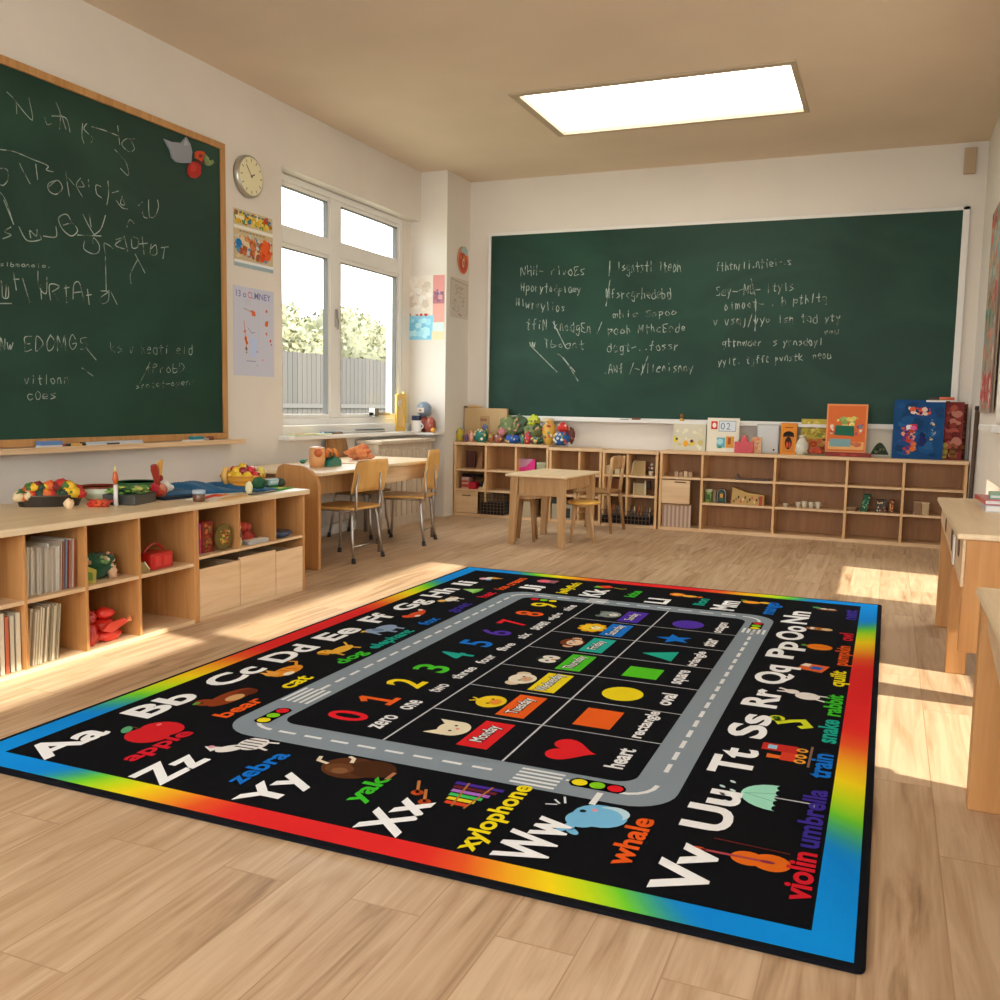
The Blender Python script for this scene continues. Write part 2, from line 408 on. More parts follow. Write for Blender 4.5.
w4 = window_x('sun_opening_4', XR2+.2, .6, 2.9, 2.86, 3.26, [], [], th=.015, dep=.04, inner=False)  # unseen high slot, shaped for the sun strip before the left cubbies
w5 = window_x('sun_opening_5', XR+.16, 5.88, 7.45, .03, .73, [], [], th=.02, inner=False)  # low opening out of view, added to throw the far right sun patch
struct(MB('cfc8bc').box(XR+.25, XR+2.6, 6.0, 7.6, 2.66, 2.74).build('sun_blocker_slab', 'matt'))  # unseen slab added outside to stop sun entering the far right window
# ceiling light: recessed panel with a pale frame
cl = thing('ceiling_light', 'large white rectangular light panel in a thin grey frame set in the ceiling', 'ceiling light', (0, 0, ZC))
f = MB('b9a78d'); t = .045
f.box(LX0-.02, LX1+.02, LY0-.02, LY0+t, -.012, .03).box(LX0-.02, LX1+.02, LY1-.02, LY1+.02, -.012, .03)
f.box(LX0-.02, LX0+t, LY0+t, LY1-.02, -.012, .03).box(LX1-.02, LX1+.02, LY0+t, LY1-.02, -.012, .03)
f.build('light_frame', 'matt', cl, .003)
MB().box(LX0, LX1, LY0, LY1, .02, .03).build('diffuser', 'lamp', cl)
# small box drawn for a faint darker patch high in the far right corner
tag(MB('b49c7c').box(.47, .565, YB-.05, YB, 3.27, 3.49).build('corner_box', 'matt', None, .006), 'small beige box high in the right back corner under the ceiling', 'wall_box')

# ------------------------------------------------------------------ outside
o = MB('9a9a80').box(-40, -5.0, -20, 40, -.35, -.25).build('ground', 'matt'); struct(o)
o = MB('c8bca8').box(1.85, 30, -20, 40, -.35, -.25).build('ground_right', 'matt'); o.name = 'ground'; struct(o)
fb = thing('garden_fence', 'grey weathered board fence outside behind the window', 'fence', (-10.0, 16, -.25))
b = MB('8d8880')
for i in range(110):
    y = -6+i*.15; c = random.uniform(.86, 1.05); b.color(tuple(min(255, v*c) for v in (56, 50, 43))); b.box(-.015, .015, y, y+.14, 0, 2.3+random.uniform(-.02, .02))
b.build('fence_boards', 'matt', fb)
MB('3f3b36').box(.015, .06, -6, 10.5, .4, .48).box(.015, .06, -6, 10.5, 1.3, 1.38).build('fence_rail', 'matt', fb)
def leafball(b, c, r, n, cols, size):
    for i in range(n):
        d = Vector((random.gauss(0, 1), random.gauss(0, 1), random.gauss(0, 1))).normalized()*r*random.uniform(.75, 1.05)
        p = Vector(c)+Vector((d.x, d.y, d.z)); a = Vector((random.uniform(-1, 1), random.uniform(-1, 1), random.uniform(-1, 1))).normalized(); e = a.orthogonal()
        b.color(random.choice(cols)); s = size*random.uniform(.6, 1.3)
        b.add([p-a*s, p+e*s*.5, p+a*s, p-e*s*.5], [(0, 1, 2, 3)])
def bush(x, y, r, h, label, cat='shrub', name='shrub', cols=('6e6c4c', '7c7854', '5a5c40', '8c8868', '54563c')):
    t = thing(name, label, cat, (x, y, -.25))
    MB('6a5440').tube([(0, 0, 0), (.05, 0, h*.5), (0, .05, h-.3*r)], [.09, .07, .03], 7).build('trunk', 'matt', t)
    b = MB()
    for k in range(7):
        a = 2*PI*k/7; b.color('62624a'); c = (math.cos(a)*r*.45, math.sin(a)*r*.6, h-r*.7+random.uniform(-.3, .25)*r)
        b.ball(c, r*.46, n=10, m=7, wob=.5, seed=k); leafball(b, c, r*.56, 1100, cols, .06)
    b.build('foliage', 'matt', t)
bush(-12.3, 16.4, 1.5, 3.6, 'yellow green bush over the fence in the left window pane')
bush(-12.8, 20.4, 1.8, 3.9, 'pale green bush over the fence in the right window pane')
bush(-13.5, 25, 1.8, 3.5, 'faded green bush at the far end of the fence outside')
bush(-12.2, 12.6, 1.5, 3.5, 'olive green bush at the left edge of the window view')
# ------------------------------------------------------------------ the alphabet rug
RX1, RY0, RL, RW = .0188, 2.03, 4.085, 2.80      # right edge, near edge, length away from the camera, width
rug = thing('alphabet_rug', 'large black alphabet rug with rainbow border and grey road loop on the floor', 'rug', (RX1, RY0, 0))
# in the rug's own frame: s runs away from the camera, w runs left; print reads along s with its top at +w
RM = frame((0, 0, 0), (0, 1, 0), (-1, 0, 0))
b = MB('15161b').tf(RM); P = []
for cx, cy, a0 in ((RL-.02, RW-.02, 0), (.02, RW-.02, 1), (.02, .02, 2), (RL-.02, .02, 3)):
    for k in range(4):
        a = PI/2*(a0+k/3); P.append((cx+.02*math.cos(a), cy+.02*math.sin(a)))
b.prism(P, .001, .012)
rbind = b.build('rug_binding', 'pile', rug, .004)
b = MB('101115').tf(RM); b.zl = .0124
b.rect(.022, .022, RL-.022, RW-.022); b.up()
KS = [(0, '1098f2'), (.12, '108ee8'), (.15, '3aa890'), (.175, '66d838'), (.21, 'c4ea20'), (.25, 'fbe01c'), (.29, 'fab326'), (.335, 'f0622a'), (.38, 'e8302c'), (.5, 'e22a2c')]
def rainbow(t):
    t = t if t <= .5 else 1-t
    for (a, ca), (c, cc) in zip(KS, KS[1:]):
        if t <= c:
            k = (t-a)/(c-a); A, B = rgb(ca), rgb(cc); return tuple(A[i]*(1-k)+B[i]*k for i in range(4))
    return rgb(KS[-1][1])
o_, i_ = .024, .118
N = 56
for side in range(4):
    for k in range(N):
        t0, t1 = k/N, (k+1)/N; c0, c1 = rainbow(t0), rainbow(t1)
        L = (RL if side in (0, 2) else RW)
        def pt(t, d):
            lo = d; v = lo+(L-2*lo)*t
            if side == 0: return (v, d)
            if side == 1: return (RL-d, v)
            if side == 2: return (RL-v, RW-d)
            return (d, RW-v)
        q = [pt(t0, o_), pt(t1, o_), pt(t1, i_), pt(t0, i_)]
        base = len(b.v)
        for p in q: b.V((p[0], p[1], b.zl))
        b.F([base, base+1, base+2, base+3], False, [c0, c1, c1, c0])
border = b.build('rug_pile', 'pile', rug)
# ---- the print
RM = RM @ Matrix.Translation((.036, 0, 0))
b = MB().tf(RM); b.zl = .0136
def rrect(x0, y0, x1, y1, r, n=7):
    P = []
    for cx, cy, a0 in ((x1-r, y1-r, 0), (x0+r, y1-r, 1), (x0+r, y0+r, 2), (x1-r, y0+r, 3)):
        for k in range(n+1): a = PI/2*(a0+k/n); P.append((cx+r*math.cos(a), cy+r*math.sin(a)))
    return P
b.color('8b99a4').poly(rrect(.55, .555, 3.38, 2.20, .15)); b.up()
b.color('101115').poly(rrect(.715, .70, 3.24, 2.04, .07)); b.up()
# centre dashes
b.color('e8ecee'); cs0, cs1, cw0, cw1 = .632, 3.31, .628, 2.12
def dashes(x0, y0, x1, y1, n):
    for k in range(n):
        a, c = (k+.22)/n, (k+.78)/n; b.line([(x0+(x1-x0)*a, y0+(y1-y0)*a), (x0+(x1-x0)*c, y0+(y1-y0)*c)], .016)
dashes(cs0, 1.13, cs0, 2.0, 8); dashes(cs0+.45, cw1, cs1-.12, cw1, 18); dashes(cs1, 2.0, cs1, .75, 10); dashes(cs1-.33, cw0, cs0+.2, cw0, 18)
for cx, cy, a0 in ((cs0+.1, cw0+.1, PI), (cs0+.1, cw1-.1, PI/2), (cs1-.1, cw1-.1, 0), (cs1-.1, cw0+.1, -PI/2)):
    b.line([(cx+.1*math.cos(a0+PI/2*k/5), cy+.1*math.sin(a0+PI/2*k/5)) for k in range(6)], .016)
b.line([(cs0, .74), (cs0, .80)], .016)
# zebra crossings
for k in range(5):
    b.line([(.575+.028*k, .92), (.575+.028*k, 1.06)], .014)
    b.line([(.93, 2.07+.028*k), (1.10, 2.07+.028*k)], .014)
    b.line([(3.27+.026*k, 1.55), (3.27+.026*k, 1.66)], .014)
    b.line([(2.92, .575+.026*k), (3.02, .575+.026*k)], .014)
b.up()
def lights(x, y, dx, dy, cols):
    b.color('0c0c0e')
    n = Vector((dx, dy)); L = .058
    b.line([(x-dx*L, y-dy*L), (x+dx*L, y+dy*L)], .066)
    b.ell(x-dx*L, y-dy*L, .034); b.ell(x+dx*L, y+dy*L, .034); b.up()
    for k, c in zip((-1, 0, 1), cols): b.color(c).ell(x+dx*L*k, y+dy*L*k, .025)
    b.up(-.0004)
lights(.655, .80, 0, -1, ('f2e21c', '86d81f', 'e3202a')); lights(.76, 2.10, 1, 0, ('f2e21c', '86d81f', 'e3202a'))
lights(3.19, 2.0-.1, 0, -1, ('e3202a', '86d81f', 'f2e21c')); lights(3.10, .63, 1, 0, ('f2e21c', '86d81f', 'e3202a'))
b.color('e8ecee').line([(.655, .86), (.655, .90)], .012); b.line([(.60, .775), (.52, .775)], .02)
# ruled lines
b.color('c9ccd2')
b.line([(.715, 1.60), (3.24, 1.60)], .0075); b.line([(.715, 1.146), (3.24, 1.146)], .0075)
for k in range(6): b.line([(1.10+.345*k, 1.60), (1.10+.345*k, .70)], .006)
# numbers
nc = ['e4212b', 'f0641e', 'f6dc1c', '4ccb2c', '23b5a4', '1679dd', '5a37b8', 'e4212b', 'f0641e', 'f6dc1c']
ns = [.88, 1.095, 1.34, 1.585, 1.83, 2.075, 2.32, 2.565, 2.81, 3.06]
nw = ['zero', 'one', 'two', 'three', 'four', 'five', 'six', 'seven', 'eight', 'nine']
for k in range(10):
    b.color(nc[k])
    if k == 1: b.line([(ns[k]-.035, 1.885), (ns[k]+.002, 1.915)], .026); b.up(.0002).line([(ns[k]+.004, 1.918), (ns[k]+.004, 1.78)], .026); b.up(.0002).line([(ns[k]-.038, 1.775), (ns[k]+.045, 1.775)], .024); b.up(-.0004)
    else: b.text(str(k), ns[k]-.05, 1.765, ns[k]+.05, 1.93, bold=.018)
    L = .038*len(nw[k]); b.color('eef0f2').text(nw[k], ns[k]-L/2, 1.665, ns[k]+L/2, 1.72, bold=.025)
# shapes
sh = [.90, 1.27, 1.60, 1.94, 2.27, 2.61, 2.96]
for nme, x in zip(['heart', 'rectangle', 'oval', 'square', 'triangle', 'star', 'octagon'], sh):
    L = .032*len(nme)+.03; x = x+.01; b.color('f0f1f3').text(nme, x-L/2, .762, x+L/2, .828, bold=.03)
hp = []
for k in range(40):
    t = 2*PI*k/40; hp.append((.905+.0063*(16*math.sin(t)**3), .975+.0058*(13*math.cos(t)-5*math.cos(2*t)-2*math.cos(3*t)-math.cos(4*t))))
b.color('e4252c').poly(hp[::-1]); b.color('f0651f').rect(1.16, .905, 1.37, 1.05); b.color('f6df1e').ell(1.60, .975, .095, .085)
b.color('57cc22').rect(1.855, .895, 2.02, 1.05); b.color('23b59c').poly([(2.18, .90), (2.36, .90), (2.27, 1.06)])
P = []
for k in range(10): a = PI/2+PI*k/5; r = .095 if k % 2 == 0 else .042; P.append((2.61+r*math.cos(a), .975+r*math.sin(a)))
cx, cy = 2.61, .975
for k in range(10): b.color('1277dc').poly([(cx, cy), P[k], P[(k+1) % 10]])
b.color('5636b4').ell(2.96, .975, .095, .085, n=20)
# the week
dn = ['Monday', 'Tuesday', 'Wednesday', 'Thursday', 'Friday', 'Saturday', 'Sunday']
dc = ['e3262b', 'f0641e', 'f3de1e', '4fc92a', '25b5a5', '1679dd', '5433b4']
dx = [.925+.345*k for k in range(7)]
for k in range(7):
    x = dx[k]-(.0 if k else .005); b.color(dc[k]).rect(x-.135, 1.235, x+.135, 1.352)
def face(x, y, head, ears, earc, muz=None, r=.06):
    for ex, ey, er, c in ears:
        b.color(c).ell(x+ex, y+ey, er)
    b.up(); b.color(head).ell(x, y, r*1.25, r); b.up()
    if muz: b.color(muz).ell(x, y-.018, .035, .026)
    b.up(); b.color('26201c').ell(x-.028, y+.004, .007).ell(x+.028, y+.004, .007); b.color('e58a7c').ell(x, y-.014, .009, .006); b.up(-.0012)
y = 1.425
def tri(*p): b.poly(list(p))
b.color('efe4c6'); tri((dx[0]-.075, y+.01), (dx[0]-.03, y+.05), (dx[0]-.075, y+.09)); tri((dx[0]+.03, y+.05), (dx[0]+.075, y+.01), (dx[0]+.075, y+.09))
face(dx[0], y, 'efe4c6', [], '')
b.color('f6d527').line([(dx[1], y+.05), (dx[1]-.02, y+.085)], .01); b.line([(dx[1], y+.05), (dx[1]+.02, y+.085)], .01)
face(dx[1], y, 'f6d527', [], '', 'f09a28')
face(dx[2], y, 'efe6d2', [(-.07, .02, .032, 'e3d3b2'), (.07, .02, .032, 'e3d3b2')], '', 'd9b38c')
face(dx[3], y, '23302a', [(0, 0, .06, '23302a')], '', None); b.up(.0008); b.color('f2efe6').ell(dx[3]-.03, y, .034, .042).ell(dx[3]+.03, y, .034, .042); b.up(.0004); b.color('1c1c1c').ell(dx[3]-.03, y, .008).ell(dx[3]+.03, y, .008); b.color('f2b52a').ell(dx[3], y-.02, .014, .01); b.up(-.0012)
face(dx[4], y, '7c3f1e', [(-.075, 0, .026, 'e8b48c'), (.075, 0, .026, 'e8b48c')], '', None); b.up(.0008); b.color('f1d3b6').ell(dx[4], y-.012, .058, .04); b.up(.0004); b.color('26201c').ell(dx[4]-.024, y, .007).ell(dx[4]+.024, y, .007); b.up(-.0012)
for q in range(9): a = 2*PI*q/9; b.color('f2b11e').ell(dx[5]+.075*math.cos(a), y+.055*math.sin(a), .024)
face(dx[5], y, 'f7d12c', [], '', 'f8ecc0')
face(dx[6], y, '8f9c94', [(-.05, .05, .025, '6c7a72'), (.05, .05, .025, '6c7a72')], '', 'e8e6e0')
b.up()
for k in range(7):
    L = .027*len(dn[k])+.02
    b.up(.0003); b.color('16161a').text(dn[k], dx[k]-L/2, 1.258, dx[k]+L/2, 1.33, bold=.085); b.up(.0004); b.color('f4f4f2').text(dn[k], dx[k]-L/2+.004, 1.262, dx[k]+L/2-.004, 1.326, bold=.012); b.up(-.0007)
b.up(-.0004)
# ---- alphabet: letters (s0,s1,w0,w1), words
white = 'fafdff'
LET = [('Aa', .08, .37, 2.50, 2.64), ('Bb', .53, .83, 2.49, 2.63), ('Cc', .96, 1.26, 2.49, 2.63), ('Dd', 1.36, 1.67, 2.49, 2.63), ('Ee', 1.79, 2.07, 2.49, 2.63), ('Ff', 2.22, 2.43, 2.49, 2.63),
       ('Gg', 2.55, 2.87, 2.46, 2.62), ('Hh', 2.96, 3.26, 2.49, 2.63), ('Ii', 3.38, 3.52, 2.48, 2.62), ('Jj', 3.43, 3.60, 2.02, 2.18), ('Kk', 3.43, 3.68, 1.62, 1.76), ('Ll', 3.42, 3.57, 1.20, 1.34), ('Mm', 3.42, 3.71, .80, .94),
       ('Nn', 3.26, 3.60, .38, .52), ('Oo', 2.86, 3.20, .37, .51), ('Pp', 2.48, 2.82, .34, .51), ('Qq', 2.02, 2.34, .33, .51), ('Rr', 1.68, 1.93, .37, .51), ('Ss', 1.30, 1.58, .37, .51), ('Tt', .93, 1.18, .37, .51), ('Uu', .49, .79, .37, .51), ('Vv', .11, .39, .37, .51),
       ('Ww', .10, .38, .78, .93), ('Xx', .08, .33, 1.20, 1.34), ('Yy', .09, .34, 1.60, 1.76), ('Zz', .08, .32, 2.02, 2.16)]
for t, s0, s1, w0, w1 in LET: b.color(white).text(t, s0, w0, s1, w1, bold=.032)
R_, O_, Y_, G_, T_, B_, P_ = 'd42030', 'ee5f1e', 'f3e01c', '3fc22c', '1fae98', '1574d6', '40309c'
WRD = [('apple', .19, .49, 2.215, R_), ('bear', .66, .90, 2.235, O_), ('cat', 1.06, 1.24, 2.235, Y_), ('dog', 1.47, 1.69, 2.215, G_), ('elephant', 1.76, 2.16, 2.215, T_), ('fox', 2.30, 2.47, 2.235, B_),
       ('goat', 2.64, 2.90, 2.215, P_), ('hat', 3.09, 3.26, 2.235, R_), ('ice cream', 3.36, 3.80, 2.235, O_), ('jellyfish', 3.43, 3.82, 1.83, Y_), ('kite', 3.53, 3.74, 1.42, G_), ('lion', 3.49, 3.70, .985, T_), ('mango', 3.43, 3.78, .55, B_),
       ('nest', 3.51, 3.78, .13, P_), ('owl', 2.98, 3.15, .13, R_), ('pumpkin', 2.47, 2.86, .115, O_), ('quilt', 2.11, 2.37, .115, Y_), ('rabbit', 1.69, 1.98, .13, G_), ('snake', 1.37, 1.64, .13, T_), ('train', 1.02, 1.25, .13, B_),
       ('umbrella', .50, .92, .13, P_), ('violin', .20, .47, .13, R_), ('whale', .19, .49, .575, O_), ('xylophone', .095, .56, .955, Y_), ('yak', .23, .43, 1.385, G_), ('zebra', .19, .46, 1.805, B_)]
for t, s0, s1, w0, c in WRD:
    hgt = .088 if any(q in t for q in 'pgyjq') else .07
    if t in ('zebra', 'hat', 'lion', 'owl', 'whale', 'violin', 'train', 'kite', 'bear', 'cat', 'snake', 'nest', 'fox'): hgt = .072
    b.color(c).text(t, s0, w0, s1, w0+hgt, bold=.03)
b.build('rug_print', 'pile', rug)
# ---- pictures
_cur = [None]
def pic(name):
    global b
    if _cur[0]: b.build(_cur[0]+'_picture', 'pile', rug)
    b = MB().tf(RM); b.zl = .0142; b.dz = .00003; _cur[0] = name
def E(c, x, y, rx, ry=None, rot=0): b.color(c).ell(x, y, rx, ry, rot, 20)
def Ln(c, w, *p): b.color(c).line(list(p), w)
def Pg(c, *p):
    b.color(c); n = len(p); A = sum(p[i][0]*p[(i+1) % n][1]-p[(i+1) % n][0]*p[i][1] for i in range(n))
    b.poly(list(p) if A > 0 else list(p)[::-1])
U = lambda: b.up(.0003)
pic('apple')
E('d8242c', .40, 2.37, .075, .08); E('d8242c', .47, 2.37, .075, .08); U(); E('5fae7c', .41, 2.475, .035, .018, .5); Ln('6a4a2a', .008, (.435, 2.44), (.44, 2.475)); E('f08a86', .50, 2.41, .012, .008)
pic('bear')
E('8f3f1c', .87, 2.385, .13, .05); E('8f3f1c', .77, 2.43, .04); E('6a2c14', .95, 2.365, .05, .035); U(); E('d8a66e', .87, 2.365, .05, .028); E('5aa83a', .745, 2.45, .02, .01); E('2a1610', .76, 2.435, .007)
pic('cat')
E('ee9a2c', 1.27, 2.40, .1, .045); E('f2ad48', 1.20, 2.43, .035, .03); Ln('ee9a2c', .014, (1.35, 2.41), (1.41, 2.45), (1.40, 2.48)); Ln('c96a1c', .01, (1.26, 2.43), (1.27, 2.38)); Ln('c96a1c', .01, (1.30, 2.43), (1.31, 2.38)); U(); E('f6e6cc', 1.24, 2.37, .035, .018)
Pg('f2ad48', (1.17, 2.44), (1.19, 2.49), (1.205, 2.45)); Pg('f2ad48', (1.205, 2.45), (1.23, 2.49), (1.235, 2.44))
pic('dog')
E('f0b63c', 1.68, 2.38, .09, .035); E('f0b63c', 1.60, 2.42, .045, .035); Ln('f0b63c', .016, (1.61, 2.36), (1.60, 2.32)); Ln('f0b63c', .016, (1.74, 2.36), (1.75, 2.32)); Ln('f0b63c', .012, (1.76, 2.40), (1.80, 2.44)); U(); E('c98420', 1.57, 2.41, .014, .03); E('222222', 1.615, 2.43, .006)
pic('elephant')
E('93a9c8', 2.14, 2.40, .085, .05); E('93a9c8', 2.06, 2.43, .045); Ln('93a9c8', .02, (2.03, 2.42), (2.01, 2.36)); Ln('93a9c8', .024, (2.10, 2.37), (2.10, 2.32)); Ln('93a9c8', .024, (2.18, 2.37), (2.18, 2.32)); U(); E('7288aa', 2.09, 2.42, .028, .035); Pg('f0c53c', (2.0, 2.47), (2.03, 2.44), (2.04, 2.48))
pic('fox')
E('e2542a', 2.50, 2.41, .085, .035); E('e2542a', 2.43, 2.43, .03); E('e2542a', 2.59, 2.42, .045, .022, .6); U(); E('f4ece4', 2.61, 2.44, .02, .014, .6); E('f4ece4', 2.47, 2.385, .025, .014)
pic('goat')
E('eee9df', 2.96, 2.41, .07, .035); E('e8b860', 2.89, 2.44, .032, .026); Ln('eee9df', .014, (2.93, 2.39), (2.93, 2.35)); Ln('eee9df', .014, (3.0, 2.39), (3.0, 2.35)); E('b0884c', 3.02, 2.43, .018)
pic('hat')
Pg('a9e07c', (3.19, 2.37), (3.33, 2.37), (3.27, 2.48)); E('7cc456', 3.26, 2.37, .08, .014)
pic('ice_cream')
E('f2b7c4', 3.66, 2.50, .035); E('eef0d8', 3.70, 2.47, .032); U(); Pg('e6a648', (3.67, 2.45), (3.74, 2.47), (3.72, 2.38)); E('8cc8e8', 3.64, 2.46, .02)
pic('jellyfish'); b.m = RM @ Matrix.Translation((.07, 0, 0))
E('f06c84', 3.70, 2.11, .05, .045); [Ln('f2a0b0', .007, (3.66+.02*k, 2.08), (3.665+.02*k, 2.02)) for k in range(5)]
pic('kite'); b.m = RM @ Matrix.Translation((.07, 0, 0))
Pg('ea4a28', (3.66, 1.68), (3.70, 1.62), (3.76, 1.67), (3.71, 1.74)); Pg('6ac63a', (3.66, 1.68), (3.71, 1.74), (3.66, 1.75)); Ln('f3df2a', .008, (3.70, 1.62), (3.68, 1.57), (3.70, 1.54))
pic('lion'); b.m = RM @ Matrix.Translation((.07, 0, 0))
E('e07a1e', 3.68, 1.20, .05); U(); E('f6b842', 3.68, 1.20, .03); E('f6b842', 3.66, 1.12, .03, .05); E('e07a1e', 3.66, 1.055, .02)
pic('mango'); b.m = RM @ Matrix.Translation((.07, 0, 0))
E('f6a42a', 3.66, .74, .038, .055); E('f6c03a', 3.68, .66, .028, .035); U(); E('6fae3a', 3.70, .79, .014, .02)
pic('nest'); b.m = RM @ Matrix.Translation((.07, 0, 0))
E('8a5a32', 3.66, .30, .03, .06); U(); E('e8ddc8', 3.67, .32, .018, .022); E('e4c8b0', 3.67, .275, .018, .022); E('5aa06a', 3.69, .36, .02, .025)
pic('owl')
E('a86a34', 3.19, .32, .035, .06); E('e8c088', 3.19, .27, .03, .03); U(); E('f4efe0', 3.205, .345, .013); E('f4efe0', 3.175, .345, .013); E('f2a82a', 3.19, .325, .007)
pic('pumpkin')
E('f0861c', 2.78, .28, .06, .062); U(); Ln('c8640f', .006, (2.78, .34), (2.78, .22)); E('5a9c34', 2.79, .355, .02, .014)
pic('quilt')
Pg('e86a2a', (2.30, .24), (2.42, .21), (2.44, .32), (2.33, .35)); U(); Pg('2a62c4', (2.34, .25), (2.39, .235), (2.40, .28), (2.35, .30)); Pg('f2e8d8', (2.38, .30), (2.43, .29), (2.435, .32), (2.39, .34))
pic('rabbit')
E('f0ebe6', 1.91, .27, .05, .05); E('f0ebe6', 1.95, .335, .03); Ln('f0ebe6', .016, (1.96, .35), (1.98, .385)); Ln('f0ebe6', .016, (1.94, .35), (1.935, .39)); Ln('f0ebe6', .014, (1.88, .24), (1.86, .20)); Ln('f0ebe6', .014, (1.93, .23), (1.93, .195))
pic('snake')
Ln('d6e02a', .03, (1.58, .36), (1.52, .34), (1.56, .30), (1.58, .26), (1.52, .235), (1.50, .26)); E('d6e02a', 1.57, .355, .034, .03); U(); E('5a8a1c', 1.565, .36, .012); E('222222', 1.58, .365, .006)
pic('train')
Pg('d8402a', (1.13, .25), (1.26, .25), (1.26, .30), (1.13, .30)); Pg('c82f26', (1.21, .25), (1.28, .25), (1.28, .37), (1.21, .37)); Pg('e8702a', (1.14, .30), (1.17, .30), (1.175, .345), (1.135, .345)); U()
Pg('9ccbe8', (1.225, .32), (1.265, .32), (1.265, .35), (1.225, .35)); [E('f0a83a', x, .235, .02) or E('5a3422', x, .235, .01) for x in (1.14, 1.19, 1.25)]; Ln('8a6a5a', .008, (1.10, .205), (1.30, .205))
pic('umbrella')
P = [(.80+.10*math.cos(a), .27+.11*math.sin(a)) for a in [PI*k/12 for k in range(13)]]; Pg('a6ecd4', *P); U()
for k in range(5): E('101115', .72+.04*k, .268, .02, .012)
Ln('7cc8b0', .004, (.80, .37), (.77, .28)); Ln('7cc8b0', .004, (.80, .37), (.83, .28)); Ln('cfd4d6', .008, (.80, .28), (.80, .17), (.79, .155), (.775, .165))
for q in ((.71, .41), (.76, .43), (.82, .44), (.80, .405), (.87, .415)): E('d4ecec', q[0], q[1], .012, .007, .8)
pic('violin')
E('e8701c', .37, .24, .048, .05); E('e8701c', .37, .30, .04, .045); U(); Ln('b04a50', .012, (.37, .26), (.37, .42)); E('d8502a', .37, .43, .012, .02); E('8a2a4a', .37, .25, .008, .02); Ln('6a2a22', .006, (.44, .20), (.45, .40))
pic('whale')
E('7cc4ee', .45, .73, .075, .08); E('7cc4ee', .41, .77, .055, .05); Ln('7cc4ee', .03, (.40, .77), (.36, .79), (.34, .79)); E('7cc4ee', .325, .775, .026, .014, .9); E('7cc4ee', .33, .805, .024, .014, -.4); U(); E('c4e6f6', .48, .70, .045, .05); U(); E('7cc4ee', .455, .725, .05, .06); E('18222c', .46, .785, .010); E('f09aa6', .48, .755, .009)
Ln('e6eef2', .007, (.49, .85), (.53, .865)); Ln('e6eef2', .007, (.48, .865), (.50, .885)); Ln('e6eef2', .007, (.47, .87), (.46, .90))
pic('xylophone')
for k, c in enumerate(['4a2ea0', '6a2430', 'b070d0', '40c860', 'f0dc2a', 'e04828']): b.color(c).line([(.49-.028*k, 1.205-.006*k), (.49-.028*k, 1.055+.012*k)], .02)
U(); Ln('b8763a', .007, (.50, 1.17), (.33, 1.15)); Ln('b8763a', .007, (.50, 1.09), (.33, 1.11))
for q in (1.235, 1.285): Ln('c07a42', .010, (.32+(q-1.235), q), (.40+(q-1.235), q+.035)); E('b4481e', .32+(q-1.235), q, .02)
pic('yak')
E('5a341c', .45, 1.57, .085, .10); E('4a2a16', .47, 1.50, .07, .08); U(); E('6e4426', .43, 1.60, .04, .05); E('8a5e3c', .415, 1.59, .024, .028); Ln('ece0c8', .014, (.45, 1.66), (.46, 1.70), (.49, 1.71)); Ln('ece0c8', .014, (.49, 1.59), (.52, 1.60), (.53, 1.62)); Ln('b87a54', .014, (.47, 1.42), (.42, 1.42))
pic('zebra')
E('efece8', .49, 1.985, .06, .05); E('efece8', .42, 2.03, .05, .028, -.6); Pg('efece8', (.37, 2.07), (.40, 2.12), (.42, 2.06)); Ln('efece8', .012, (.47, 1.95), (.46, 1.91)); Ln('efece8', .012, (.52, 1.95), (.53, 1.91)); U()
for k in range(5): Ln('2a2a2e', .007, (.445+.024*k, 2.025), (.45+.024*k, 1.955))
E('e8a0b4', .405, 2.095, .012)
pic(None)
